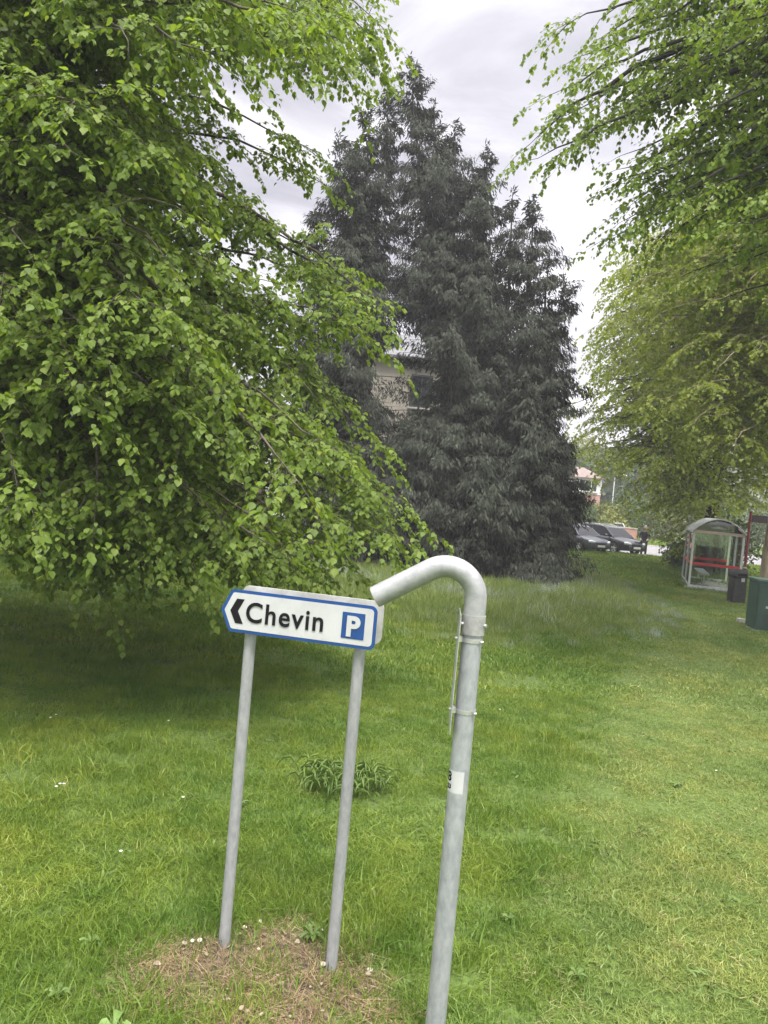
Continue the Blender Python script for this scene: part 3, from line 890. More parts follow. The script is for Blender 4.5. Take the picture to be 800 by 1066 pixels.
# ------------------------------------------------------------------ houses
def house(label, c, rz, w, dp, eave, ridge, lower, upper, roofm, wins, door=None, hip=0.0, split=None, chim=None, name='house', framem='upvc'):
    """front is local -y; wins: (x, z, width, height) on the front"""
    root = thing(name, label, 'house', (c[0], c[1], 0), rz)
    x0, x1 = -w / 2, w / 2
    if split is None:
        split = eave
    mb = MB(); mb.box(x0, x1, 0, dp, -0.1, split); mb.build('wall', lower, root)
    if split < eave:
        mb = MB(); mb.box(x0 - .03, x1 + .03, -.03, dp + .03, split + .002, eave)
        if hip == 0:
            mb.add([(x0 - .03, -.03, eave), (x0 - .03, dp + .03, eave), (x0 - .03, dp / 2, ridge - .15)], [(0, 1, 2)])
            mb.add([(x1 + .03, -.03, eave), (x1 + .03, dp + .03, eave), (x1 + .03, dp / 2, ridge - .15)], [(0, 1, 2)])
        mb.build('upper_wall', upper, root)
    elif hip == 0:
        for xx in (x0, x1):
            mb = MB()
            s_ = 0.04 if xx > 0 else -0.04
            mb.add([(xx, 0, eave), (xx, dp, eave), (xx, dp / 2, ridge - .15), (xx + s_, 0, eave), (xx + s_, dp, eave), (xx + s_, dp / 2, ridge - .15)], [(0, 1, 2), (3, 4, 5), (0, 1, 4, 3), (1, 2, 5, 4), (2, 0, 3, 5)])
            mb.build('gable', upper, root)
    o_ = 0.35
    mb = MB()
    e = eave - 0.12
    a_ = [(x0 - o_, -o_, e), (x1 + o_, -o_, e), (x1 + o_ - hip, dp / 2, ridge), (x0 - o_ + hip, dp / 2, ridge), (x0 - o_, dp + o_, e), (x1 + o_, dp + o_, e)]
    vs = a_ + [(x, y, z + 0.12) for x, y, z in a_]
    mb.add(vs, [(6, 7, 8, 9), (10, 9, 8, 11), (0, 3, 2, 1), (4, 5, 2, 3), (0, 1, 7, 6), (5, 4, 10, 11), (1, 2, 8, 7), (2, 5, 11, 8), (4, 3, 9, 10), (3, 0, 6, 9)])
    rf = mb.build('roof', roofm, root)
    if chim is not None:
        mb = MB(); mb.box(chim - .35, chim + .35, dp / 2 - .3, dp / 2 + .3, ridge - .6, ridge + 1.0); mb.box(chim - .4, chim + .4, dp / 2 - .35, dp / 2 + .35, ridge + 1.002, ridge + 1.1)
        mb.lathe([(.11, ridge + 1.1), (.09, ridge + 1.4)], (chim, dp / 2, 0), 10)
        mb.build('chimney', M['brick'], rf)
    for (wx, wz, ww, wh) in wins:
        yb = -0.034 if wz > split else -0.004
        mb = MB(); f_ = 0.07
        X0, X1, Z0, Z1 = wx - ww / 2, wx + ww / 2, wz, wz + wh
        mb.box(X0, X1, yb - .07, yb, Z0, Z0 + f_); mb.box(X0, X1, yb - .07, yb, Z1 - f_, Z1)
        mb.box(X0, X0 + f_, yb - .07, yb, Z0 + f_, Z1 - f_); mb.box(X1 - f_, X1, yb - .07, yb, Z0 + f_, Z1 - f_)
        nb = max(1, round(ww / 0.65))
        for k in range(1, nb):
            xx = X0 + ww * k / nb; mb.box(xx - .03, xx + .03, yb - .068, yb, Z0 + f_, Z1 - f_)
        wn = mb.build('window', M[framem], root)
        mb = MB(); mb.box(X0 + f_ * .9, X1 - f_ * .9, yb - .03, yb - .004, Z0 + f_ * .9, Z1 - f_ * .9); mb.build('pane', M['pane'], wn)
        mb = MB(); mb.box(X0 - .06, X1 + .06, yb - .13, yb - .001, Z0 - .07, Z0 - .002); mb.build('sill', M['kerb'], wn)
    if door is not None:
        mb = MB(); mb.box(door - .45, door + .45, -.06, -.004, 0.1, 2.1); dr = mb.build('door', M['door'], root)
        mb = MB(); mb.box(door + .33, door + .38, -.1, -.062, 1.0, 1.12); mb.build('handle', M['alu'], dr)
    return root


q = at(598, 520, 72)
house('brick house with white upper floor and clay roof seen between the conifer and lime tree', (q.x, 72), R(-16), 4.6, 8, 5.3, 6.3, M['brick_pink'], M['render'], M['tiles'],
      [(1.15, 3.95, 1.7, 1.15), (-1.2, 3.95, 1.2, 1.15), (1.15, 0.9, 1.8, 1.3)], door=-1.0, hip=2.2, split=3.75, chim=-1.2)
q = at(424, 430, 35)  # house added to stand in for a cream reflection in the window glass
house('cream house standing in for a glass reflection, glimpsed through the dark conifer, with one dark window', (q.x, 35), R(4), 3.4, 7, 8.6, 10.2, M['cream'], M['cream'], M['slate'], [(0.55, 6.35, 1.0, 1.5), (-0.7, 0.9, 1.4, 1.4), (0.6, 3.6, 1.0, 1.4)], door=0.9, hip=0, chim=None, framem='dark_grey')
q = at(110, 500, 46)
house('red brick house glimpsed through the lime leaves on the left', (q.x, 46), R(6), 10, 8, 5.0, 7.6, M['brick'], M['render'], M['tiles'], [(-3, 0.9, 1.8, 1.3), (2.6, 0.9, 2.2, 1.3), (-3, 3.4, 1.6, 1.2), (2.6, 3.4, 1.6, 1.2)], door=0, chim=3)
q = at(270, 500, 50)
house('white rendered house glimpsed through the lime leaves above the sign', (q.x, 50), R(2), 8, 8, 5.0, 7.4, M['render'], M['render'], M['slate'], [(-2.2, 0.9, 1.8, 1.3), (2.4, 0.9, 1.8, 1.3), (-2.2, 3.4, 1.6, 1.2), (2.4, 3.4, 1.6, 1.2)], door=0, chim=-2)

# low garden wall across the side road
mb = MB(); q0 = at(612, 548, 60); q1 = at(664, 548, 60)
mb.box(q0.x, q1.x, 60, 60.22, -0.1, 1.12)
gw = mb.build('garden_wall', M['brick']); tag(gw, 'low red brick garden wall behind the parked cars', 'wall')
mb = MB(); mb.box(q0.x - .02, q1.x + .02, 59.96, 60.26, 1.124, 1.2); mb.build('coping', M['kerb'], gw)

# street lamp in front of the far garden trees
q = at(636, 540, 72)
lampo = thing('street_lamp', 'thin pale street lamp standing beyond the parked cars', 'street lamp', (q.x, 72, 0))
mb = MB(); mb.tube([(0, 0, -.1), (0, 0, 1.2), (0, 0, 1.25), (0, 0, 5.6)], [.08, .08, .055, .045], 10); mb.build('column', M['alu'], lampo)
mb = MB(); mb.tube([(0, 0, 5.6), (.25, -.1, 5.75), (.6, -.2, 5.78)], .025, 8); mb.build('bracket', M['alu'], lampo)
mb = MB(); mb.tube([(.5, -.17, 5.76), (.62, -.21, 5.8), (.95, -.32, 5.77), (1.05, -.35, 5.75)], [.04, .1, .1, .04], 10); mb.build('lantern', M['upvc'], lampo)

# ------------------------------------------------------------------ parking sign
W2 = 0.415
dirs = (POST_B - POST_A).normalized(); srz = math.atan2(dirs.y, dirs.x)
nrm = Vector((dirs.y, -dirs.x))                       # towards the camera
SC = (at(227, 634, 3.93).xy + at(396, 650, 3.79).xy) / 2
ZM, HH = 1.80, 0.111
sign = thing('direction_sign', 'white Chevin car park direction sign with blue border on two grey posts', 'road sign', (SC.x, SC.y, 0), srz)


def to_sign(pt, z=0.0):
    v = Vector((pt.x, pt.y)) - SC
    return (v.dot(dirs), v.dot(Vector((-dirs.y, dirs.x))), z)


def outline(g, rr):
    # pointed left end, rounded right end; g = inset
    k = 0.052
    return rounded([(-W2 + g * 1.15, ZM), (-W2 + k + g * .62, ZM - HH + g), (W2 - g, ZM - HH + g), (W2 - g, ZM + HH - g), (-W2 + k + g * .62, ZM + HH - g)],
                   [max(.012 - g * .3, .004), max(.02 - g * .4, .005), rr, rr, max(.02 - g * .4, .005)])


PY = to_sign(POST_A)[1] * 0.5 + to_sign(POST_B)[1] * 0.5
FY = -0.006
mb = MB(); mb.prism_y(outline(0, .034), FY, FY + .006); fp = mb.build('front_panel', M['sign_blue'], sign)
mb = MB(); mb.prism_y(outline(.0165, .02), FY - .0016, FY - .0002); fw = mb.build('white_face', M['sign_white'], fp)
mb = MB(); mb.prism_y(outline(.005, .03), FY + .0062, FY + .012); mb.build('panel_backing', M['sign_back'], fp)
# chevron
mb = MB(); cx, cy, ch, cw = -W2 + .052, ZM, .064, .042
mb.prism_y([(cx, cy), (cx + .032, cy - ch), (cx + .032 + cw, cy - ch), (cx + cw, cy), (cx + .032 + cw, cy + ch), (cx + .032, cy + ch)], FY - .0036, FY - .0018)
mb.build('chevron', M['sign_black'], fp)


def letters(s, size, x, z, mat, name, bold, squeeze=1.0, parent=None):
    me = text_mesh(s, size, .0016, bold, 1.12 if len(s) > 1 else 1.0)
    o = put(name, me, mat, parent or fp)
    o.rotation_euler = (R(90), 0, 0)
    o.scale = (squeeze, 1, 1)
    o.location = (x, FY - .0046 if mat is M['sign_black'] else FY - .0058, z)
    return o


letters('Chevin', .146, -W2 + .136, ZM - .048, M['sign_black'], 'lettering', .0024, 0.93)
mb = MB(); bxp = W2 - .177
mb.prism_y(rounded([(bxp, ZM - .066), (bxp + .118, ZM - .066), (bxp + .118, ZM + .066), (bxp, ZM + .066)], [.003] * 4, 2), FY - .0036, FY - .0018)
ps = mb.build('parking_symbol', M['sign_blue'], fp)
letters('P', .138, bxp + .022, ZM - .050, M['sign_white'], 'lettering', .0055, 1.0, ps)
# second panel on the far side of the posts, pointing the other way for drivers coming from behind
BYy = PY + .034
mb = MB(); k = .05
mb.prism_y(rounded([(-W2 + .075, ZM - HH + .012), (W2 + .012, ZM - HH + .012), (W2 + .012, ZM + HH + .012), (-W2 + .075, ZM + HH + .012)], [.01, .04, .04, .03]), BYy, BYy + .012)
mb.build('rear_panel', M['sign_back'], sign)
for P_ in (POST_A, POST_B):
    px_, py_, _ = to_sign(P_)
    py_ = PY
    mb = MB(); mb.tube([(px_ + random.uniform(-.006, .006), py_, -.15), (px_, py_, ZM + HH - .02)], .0302, 20)
    mb.build('post', M['galv_dirty'], sign)
    for zz in (ZM - .06, ZM + .06):
        mb = MB()
        mb.tube([(px_, py_, zz - .012), (px_, py_, zz + .012)], .0335, 20)
        mb.box(px_ - .05, px_ + .05, FY + .0125, py_ - .031, zz - .012, zz + .012)
        mb.build('bracket', M['band'], sign)
for i in range(7):
    for s_ in (-1, 1):
        mb = MB()
        mb.lathe([(.0026, FY - .0024), (.0026, FY - .0016)], (-W2 + .1 + i * .115, 0, ZM + s_ * (HH - .024)), 8, 'Y')
        mb.build('rivet', M['dark_grey'], fp)

# ------------------------------------------------------------------ swan-neck pole
SP = at(494, 640, 3.32)
pole = thing('swan_neck_pole', 'thick grey steel pole with a white bent-over swan neck beside the sign', 'pole', (SP.x, 3.32, 0))
mb = MB(); mb.tube([(0, 0, -.2), (0, 0, 2.0)], .0445, 28); mb.build('shaft', M['galv'], pole)
# neck: straight socket, bend, straight arm pointing down to the left
path = [(0, 0, 1.92), (0, 0, 2.0), (0, 0, 2.05)]
rb = .135; ccx, ccz = -rb, 2.05
for i in range(1, 17):
    an = R(122) * i / 16
    path.append((ccx + rb * math.cos(an), 0, ccz + rb * math.sin(an)))
ex, ez = path[-1][0], path[-1][2]
an = R(122)
dx, dz = -math.sin(an), math.cos(an)
for s_ in (.08, .16, .28):
    path.append((ex + dx * s_, 0, ez + dz * s_))
yaw = R(-6)
path = [(x * math.cos(yaw), x * math.sin(yaw), z) for x, y, z in path]
mb = MB(); mb.tube(path, .0485, 28, cap=False)
# hollow end
e0 = Vector(path[-1]); ed = (e0 - Vector(path[-2])).normalized()
mb.tube([e0, e0 - ed * .0001, e0 - ed * .12], [.0485, .044, .044], 28, cap=True)
mb.build('swan_neck', M['white_coat'], pole)
mb = MB(); mb.tube([(0, 0, 1.90), (0, 0, 1.985)], .0515, 28); sl = mb.build('sleeve', M['sleeve'], pole)
for a_, zz in ((R(200), 1.945), (R(330), 1.945), (R(90), 1.945)):
    mb = MB(); c_, s_ = math.cos(a_), math.sin(a_)
    mb.tube([(c_ * .05, s_ * .05, zz), (c_ * .062, s_ * .062, zz)], .008, 6, smooth=False)
    mb.build('bolt', M['band'], sl)
# plate fixed edge-on to the near observer, on two bands
zt_, zb_ = 1.99, 1.47
mb = MB(); mb.box(-.0625, -.0595, -.09, .12, zb_, zt_); pl = mb.build('side_plate', M['sign_back'], pole, bevel=.0008); pl.rotation_euler.z = R(-4)
for zz in (1.875, 1.56):
    mb = MB(); mb.tube([(0, 0, zz - .009), (0, 0, zz + .009)], .0468 if zz < 1.6 else .0535 - .006, 28)
    mb.box(-.0593, -.043, -.016, .016, zz - .012, zz + .012); mb.tube([(-.073, 0, zz), (-.0627, 0, zz)], .007, 6, smooth=False)
    mb.tube([(.03, -.047, zz), (.044, -.04, zz)], .006, 6, smooth=False)
    mb.build('band_clip', M['band'], pole)


def wrap(me, r, a0):
    """bend a flat (x, z) mesh round the pole; x is arc length measured from angle a0 (seen from -y)"""
    for v in me.vertices:
        th = a0 + v.co.x / r; rr_ = r + v.co.y
        v.co = (rr_ * math.sin(th), -rr_ * math.cos(th), v.co.z)


LZ = 1.25
bm = bmesh.new()
nseg = 10
lw, lh = .085, .098
rows = [[bm.verts.new((-lw / 2 + lw * i / nseg, .0008, LZ - lh / 2 + lh * j)) for i in range(nseg + 1)] for j in (0, 1)]
for i in range(nseg):
    bm.faces.new((rows[0][i], rows[0][i + 1], rows[1][i + 1], rows[1][i]))
me = bpy.data.meshes.new('number_label'); bm.to_mesh(me); bm.free(); wrap(me, .0445, R(-32))
lbl = put('number_label', me, M['sign_white'], pole)
for s, sz, xo, zo in (('8', .058, -.043, .0), ('23', .028, -.041, -.033)):
    me = text_mesh(s, sz, .0004, .0012)
    bm = bmesh.new(); bm.from_mesh(me); bmesh.ops.subdivide_edges(bm, edges=bm.edges, cuts=1); bm.to_mesh(me); bm.free()
    for v in me.vertices:
        v.co = (v.co.x + xo, .0014 + v.co.z, LZ + zo + v.co.y)
    wrap(me, .0445, R(-32))
    put('lettering', me, M['sign_black'], lbl)

# ------------------------------------------------------------------ bus shelter
fl = ground(717, 612)
rl = ground(709, 600)
ly = Vector((rl.x - fl.x, rl.y - fl.y)); SL = 4.0
srz2 = math.atan2(ly.y, ly.x) - R(90)
sh = thing('bus_shelter', 'small glazed bus shelter with arched roof and red rails on the verge', 'bus shelter', (fl.x, fl.y, 0), srz2)
SWd, EV, AP = 1.6, 2.02, 2.42


def arch_z(x, lift=0.0):
    u = (x / SWd - .5) * 2
    return EV + lift + (AP - EV) * (1 - abs(u) ** 2.0)


for yy in (0, SL / 2, SL):
    for xx in (0, SWd):
        mb = MB(); mb.box(xx - .035, xx + .035, yy - .035, yy + .035, 0, EV - .03); mb.build('post', M['alu'], sh, bevel=.004)
# curved roof
n_ = 16
vs, fs = [], []
mb = MB()
for j, yy in enumerate((-.18, SL + .18)):
    for i in range(n_ + 1):
        x = -.1 + (SWd + .2) * i / n_
        vs.append((x, yy, arch_z(min(max(x, -.1), SWd + .1), .05)))
for i in range(n_):
    fs.append((i, i + 1, n_ + 2 + i, n_ + 1 + i))
mb.add(vs, fs, True)
rf = mb.build('roof', M['roof_poly'], sh)
mb = MB()
for yy in (-.2, .5, 1.2, 1.9, 2.6, 3.3, SL + .2):
    pts = [(-.1 + (SWd + .2) * i / n_, yy, arch_z(-.1 + (SWd + .2) * i / n_, .075)) for i in range(n_ + 1)]
    mb.tube(pts, .022, 6)
mb.build('roof_rib', M['alu'], rf)
for yy, nm in ((-.03, 'gable_sheet'), (SL + .03, 'gable_sheet')):
    pts = [(x, arch_z(x)) for x in np.linspace(SWd - .04, .04, 15)]
    mb = MB(); mb.prism_y([(.04, EV + .04), (SWd - .04, EV + .04)] + [(x, z + .0) for x, z in pts if z > EV + .06], yy, yy + .008)
    gs = mb.build(nm, M['tympanum'], sh)
    if yy < 0:
        mb = MB()
        for k in range(7):
            hgt = .03 + .05 * (1 - abs(k - 3) / 3.5)
            mb.box(SWd / 2 - .26 + k * .07, SWd / 2 - .205 + k * .07, yy - .006, yy - .002, EV + .14, EV + .14 + hgt)
        mb.build('emblem', M['sign_back'], gs)
for yy in (0, SL):
    mb = MB(); mb.box(-.045, SWd + .045, yy - .045, yy + .045, EV - .06, EV + .03); mb.build('end_fascia', M['salmon'], sh, bevel=.006)
for xx in (0, SWd):
    mb = MB(); mb.box(xx - .04, xx + .04, .046, SL - .046, EV - .055, EV + .03); mb.build('gutter', M['alu'], sh, bevel=.005)


def glaze(x0, y0, x1, y1):
    """glass between two posts, with its frame rails and the red hand rail"""
    dx_, dy_ = x1 - x0, y1 - y0; l_ = math.hypot(dx_, dy_); ux, uy = dx_ / l_, dy_ / l_
    def bar(z0_, z1_, th, mat, nm, par=sh):
        a_, b_ = (x0 + ux * .036, y0 + uy * .036), (x1 - ux * .036, y1 - uy * .036)
        nx_, ny_ = -uy * th, ux * th
        mb = MB(); mb.prism_z([(a_[0] - nx_, a_[1] - ny_), (a_[0] + nx_, a_[1] + ny_), (b_[0] + nx_, b_[1] + ny_), (b_[0] - nx_, b_[1] - ny_)], z0_, z1_)
        return mb.build(nm, mat, par)
    bar(.05, .13, .022, M['alu'], 'bottom_rail')
    bar(.14, EV - .07, .004, M['glass'], 'glass_pane')
    bar(.84, .93, .03, M['red'], 'red_rail')


glaze(0, 0, SWd, 0); glaze(0, 0, 0, SL / 2); glaze(0, SL / 2, 0, SL); glaze(0, SL, SWd, SL)
mb = MB(); mb.box(.35, .7, .5, SL - .5, .47, .52); sb = mb.build('bench', M['alu'], sh, bevel=.006)
for yy in (.7, SL - .7):
    mb = MB(); mb.box(.5, .56, yy - .03, yy + .03, 0, .468); mb.build('leg', M['alu'], sb)
mb = MB(); mb.box(.06, .075, 1.5, 2.6, 1.35, 1.75); mb.build('timetable_panel', M['upvc'], sh)
mb = MB(); mb.box(-.1, SWd + .1, -.1, SL + .1, -.05, .045); mb.build('base_slab', M['concrete'], sh, bevel=.01)

# bin
bp_ = ground(766, 627)
bn = thing('litter_bin', 'dark grey rounded litter bin with a white sticker beside the bus shelter', 'litter bin', (bp_.x, bp_.y, 0), R(8))
mb = MB()
prof = rounded([(-.24, -.2), (.24, -.2), (.24, .2), (-.24, .2)], [.07] * 4, 4)
mb.prism_z([(x * .93, y * .93) for x, y in prof], 0, .78); mb.build('bin_body', M['dark_grey'], bn, bevel=.01)
mb = MB()
pp_ = prof; z0 = .785
lv = [(1.0, .785), (1.02, .83), (1.0, .93), (.85, 1.0), (.5, 1.03)]
vs, fs = [], []
npf = len(pp_)
for s_, z_ in lv:
    vs += [(x * s_, y * s_, z_) for x, y in pp_]
for j in range(len(lv) - 1):
    for i in range(npf):
        fs.append((j * npf + i, j * npf + (i + 1) % npf, (j + 1) * npf + (i + 1) % npf, (j + 1) * npf + i))
fs.append([(len(lv) - 1) * npf + i for i in range(npf)]); fs.append([npf - 1 - i for i in range(npf)])
mb.add(vs, fs, True); hd = mb.build('bin_hood', M['dark_grey'], bn)
mb = MB(); mb.box(-.15, .15, -.212, -.205, .84, .91); mb.build('slot', M['sign_black'], hd)
mb = MB(); mb.box(-.01, .1, -.198, -.19, .66, .77); mb.build('sticker', M['sign_white'], bn)

# bus stop pole
bq = at(778, 570, 25.2)
bs = thing('bus_stop_pole', 'thin red bus stop pole with a dark flag, behind the litter bin', 'bus stop', (bq.x, 25.2, 0), R(-6))
mb = MB(); mb.tube([(0, 0, -.1), (0, 0, 2.85)], .042, 14); mb.build('pole', M['maroon'], bs)
mb = MB(); mb.tube([(0, 0, .95), (0, 0, 1.0)], .046, 14); mb.build('collar', M['sign_white'], bs)
mb = MB(); mb.prism_y(rounded([(.05, 2.5), (.56, 2.5), (.56, 2.74), (.05, 2.74)], [.03] * 4, 3), -.012, .012); mb.build('flag', M['purple'], bs)

# green roadside cabinet
c0 = ground(785, 657)
cb = thing('roadside_cabinet', 'dark green steel roadside cabinet at the edge of the grass', 'utility cabinet', (c0.x, c0.y, 0), R(-7))
CW, CD, CH = 1.15, .62, 1.16
mb = MB(); mb.box(0, CW, 0, CD, .04, CH); mb.build('body', M['cab_green'], cb, bevel=.012)
mb = MB(); mb.box(-.03, CW + .03, -.03, CD + .03, CH + .002, CH + .05); mb.build('lid', M['cab_top'], cb, bevel=.012)
mb = MB(); mb.box(.01, CW - .01, .01, CD - .01, -.08, .038); mb.build('plinth', M['concrete'], cb, bevel=.01)
for k in range(2):
    x_ = .03 + k * (CW / 2 - .02)
    mb = MB(); mb.box(x_, x_ + CW / 2 - .04, -.016, -.002, .14, CH - .05); dr = mb.build('door', M['cab_green'], cb, bevel=.005)
    mb = MB()
    for i in range(5):
        mb.box(x_ + .12, x_ + .4, -.022, -.0165, .24 + i * .035, .255 + i * .035)
    mb.build('vent', M['dark_grey'], dr)
    mb = MB(); mb.box(x_ + .44 - k * .4, x_ + .47 - k * .4, -.04, -.017, .6, .72); mb.build('handle', M['dark_grey'], dr)
me = text_mesh('2', .11, .001, .001)
o = put('lettering', me, M['sign_white'], cb); o.rotation_euler = (R(90), 0, 0); o.location = (.27, -.018, .66)
mb = MB(); mb.box(.2, .33, -.0185, -.0165, .55, .6); mb.build('sticker', M['sign_white'], cb)
# loose concrete block by the cabinet's back corner
cq = ground(771, 648)
mb = MB(); mb.prism_z(rounded([(-.09, -.08), (.11, -.06), (.08, .09), (-.08, .08)], [.03] * 4, 3), -.03, .10)
o = mb.build('concrete_block', M['kerb'], bevel=.02); o.location = (cq.x, cq.y, 0); tag(o, 'small pale concrete block lying against the green cabinet', 'block')


# ------------------------------------------------------------------ cars
def car(label, loc, rz, paint, L_, W_, H_, estate, cat='car', name='parked_car', bonnet=.95):
    """front of the car is local +x"""
    root = thing(name, label, cat, (loc[0], loc[1], 0), rz, 'cars parked by the side road')
    hw = W_ / 2
    # lower body stations: x fraction, half width, bottom, deck height
    st = [(-.5, .80, .38, .78), (-.485, .92, .27, .9), (-.40, .98, .22, .97), (-.2, 1, .2, .97), (0, 1, .2, .95), (.16, 1, .2, .94), (.25, .995, .2, .93), (.36, .97, .22, .86), (.44, .92, .24, .79), (.48, .83, .27, .70), (.5, .68, .34, .6)]
    vs, fs = [], []
    rg = 13
    sc = H_ / 1.5
    for fx, w, zb, zt in st:
        w *= hw; x = fx * L_; zb *= sc; zt *= sc
        half = [(w * .8, zb), (w * .97, zb + .08), (w, zb + (zt - zb) * .45), (w * .985, zb + (zt - zb) * .72), (w * .94, zt - .05), (w * .82, zt)]
        ring = half + [(0, zt + .025)] + [(-a_, b_) for a_, b_ in reversed(half)]
        vs += [(x, a_, b_) for a_, b_ in ring]
    for i in range(len(st) - 1):
        for k in range(rg):
            k2 = (k + 1) % rg
            fs.append((i * rg + k, i * rg + k2, (i + 1) * rg + k2, (i + 1) * rg + k))
    fs.append(list(range(rg))); fs.append([(len(st) - 1) * rg + k for k in range(rg)])
    mb = MB(); mb.add(vs, fs, True); body = mb.build('body', paint, root)
    # glasshouse
    back = -.47 if estate else -.36
    cs = [(.27, .80, .92, .93), (.12, .76, .92, 1.38), (.05, .74, .92, 1.47), (-.12, .735, .92, 1.5), (-.30, .72, .92, 1.46), (back + .05, .70, .92, 1.40 if estate else 1.3), (back - .02, .76, .92, .96)]
    vs, fs = [], []
    for fx, w, zb, zt in cs:
        x = fx * L_; zb *= sc; zt *= sc
        lo = hw * .9; up_ = w * hw
        fr_ = (zt - zb) / (.58 * sc)
        up_ = lo + (up_ - lo) * min(1, fr_)
        vs += [(x, lo, zb), (x, up_, zt - .03 * fr_), (x, up_ * .85, zt), (x, -up_ * .85, zt), (x, -up_, zt - .03 * fr_), (x, -lo, zb)]
    for i in range(len(cs) - 1):
        for k in range(5):
            fs.append((i * 6 + k, i * 6 + k + 1, i * 6 + 7 + k, i * 6 + 6 + k))
    mb = MB(); mb.add(vs, fs, False); mb.build('windows', M['car_glass'], root)
    # roof skin and pillars
    mb = MB()
    rv = []
    for i in range(1, len(cs) - 1):
        fx, w, zb, zt = cs[i]
        up_ = w * hw
        rv += [(fx * L_, up_ * 1.005, zt * sc - .035), (fx * L_, up_ * .86, zt * sc + .012), (fx * L_, 0, zt * sc + .02), (fx * L_, -up_ * .86, zt * sc + .012), (fx * L_, -up_ * 1.005, zt * sc - .035)]
    rf_ = []
    for i in range(len(cs) - 3):
        for k in range(4):
            rf_.append((i * 5 + k, i * 5 + k + 1, i * 5 + 6 + k, i * 5 + 5 + k))
    mb.add(rv, rf_, True)
    for s_ in (-1, 1):
        def pt(i, top):
            fx, w, zb, zt = cs[i]
            return (fx * L_, s_ * (w * hw * 1.0 if top else hw * .905), (zt * sc - .03) if top else zb * sc)
        mb.tube([pt(0, 0), pt(1, 1)], .035, 6); mb.tube([((-.13) * L_, s_ * hw * .905, .92 * sc), (-.12 * L_, s_ * .735 * hw, 1.47 * sc)], .03, 6); mb.tube([pt(6, 0), pt(5, 1)], .05, 6)
        mb.tube([(-.31 * L_, s_ * hw * .905, .92 * sc), (-.30 * L_, s_ * .72 * hw, 1.43 * sc)], .035, 6)
    mb.build('roof', paint, root)
    if estate:
        mb = MB()
        for s_ in (-1, 1):
            mb.tube([(.03 * L_, s_ * .62 * hw, 1.49 * sc), (-.1 * L_, s_ * .62 * hw, 1.56 * sc), (-.35 * L_, s_ * .6 * hw, 1.5 * sc)], .015, 6)
        mb.build('roof_rail', M['alu'], root)
    for fx in (-.3, .31):
        for s_ in (-1, 1):
            x = fx * L_; r_ = .32 * sc
            mb = MB(); y0 = s_ * (hw - .1)
            mb.lathe([(r_ * .62, -.1), (r_ * .94, -.11), (r_, -.07), (r_, .07), (r_ * .94, .11), (r_ * .62, .1)], (x, y0, r_), 24, 'Y')
            wh = mb.build('wheel', M['tyre'], root)
            mb = MB(); yo = y0 + s_ * .08
            mb.lathe([(r_ * .64, -.02), (r_ * .6, .02), (r_ * .54, .0)], (x, yo, r_), 24, 'Y')
            mb.lathe([(0.001, .015), (r_ * .17, .015), (r_ * .17, -.02)], (x, yo, r_), 12, 'Y')
            for k in range(5):
                a_ = 2 * math.pi * k / 5 + .3
                mb.tube([(x + .1 * r_ * math.cos(a_), yo, r_ + .1 * r_ * math.sin(a_)), (x + .58 * r_ * math.cos(a_), yo, r_ + .58 * r_ * math.sin(a_))], [.04, .025], 6)
            mb.build('rim', M['rim'], wh)
            mb = MB(); ar = []
            for k in range(15):
                a_ = math.pi * k / 14
                ar.append((x + (r_ + .06) * math.cos(a_), s_ * (hw * (1.0 if fx < 0 else .985) - .012), r_ + (r_ + .06) * math.sin(a_)))
            mb.tube(ar, .045, 6); mb.build('wheel_arch', M['tyre'], root)
    xf = L_ / 2
    for s_ in (-1, 1):
        mb = MB(); mb.tube([(xf * .9, s_ * hw * .86, .66 * sc), (xf * .955, s_ * hw * .72, .655 * sc), (xf * .985, s_ * hw * .5, .64 * sc)], [.07, .09, .05], 8); mb.build('headlight', M['lamp'], root)
        mb = MB(); mb.tube([(.2 * L_, s_ * hw * .92, .96 * sc), (.19 * L_, s_ * (hw + .1), 1.0 * sc), (.18 * L_, s_ * (hw + .16), 1.0 * sc)], [.03, .07, .06], 8); mb.build('door_mirror', paint, root)
    mb = MB(); mb.box(xf * .985, xf * 1.008, -hw * .42, hw * .42, .5 * sc, .62 * sc); mb.build('grille', M['tyre'], root, bevel=.01)
    mb = MB(); mb.box(xf * .975, xf * 1.012, -hw * .66, hw * .66, .27 * sc, .36 * sc); mb.build('bumper_vent', M['tyre'], root, bevel=.01)
    mb = MB(); mb.box(xf * 1.0, xf * 1.02, -.26, .26, .385 * sc, .385 * sc + .11); mb.build('number_plate', M['plate_w'], root)
    return root


g1 = ground(616, 575); g2 = ground(648, 577)
car('dark metallic hatchback half hidden by the conifer', (g1.x - .75, g1.y + .9), R(-62), M['car_blue'], 4.2, 1.76, 1.48, False)
car('black estate car with roof rails parked beside the standing person', (g2.x - .55, g2.y + 1.3), R(-60), M['car_black'], 4.5, 1.82, 1.55, True)

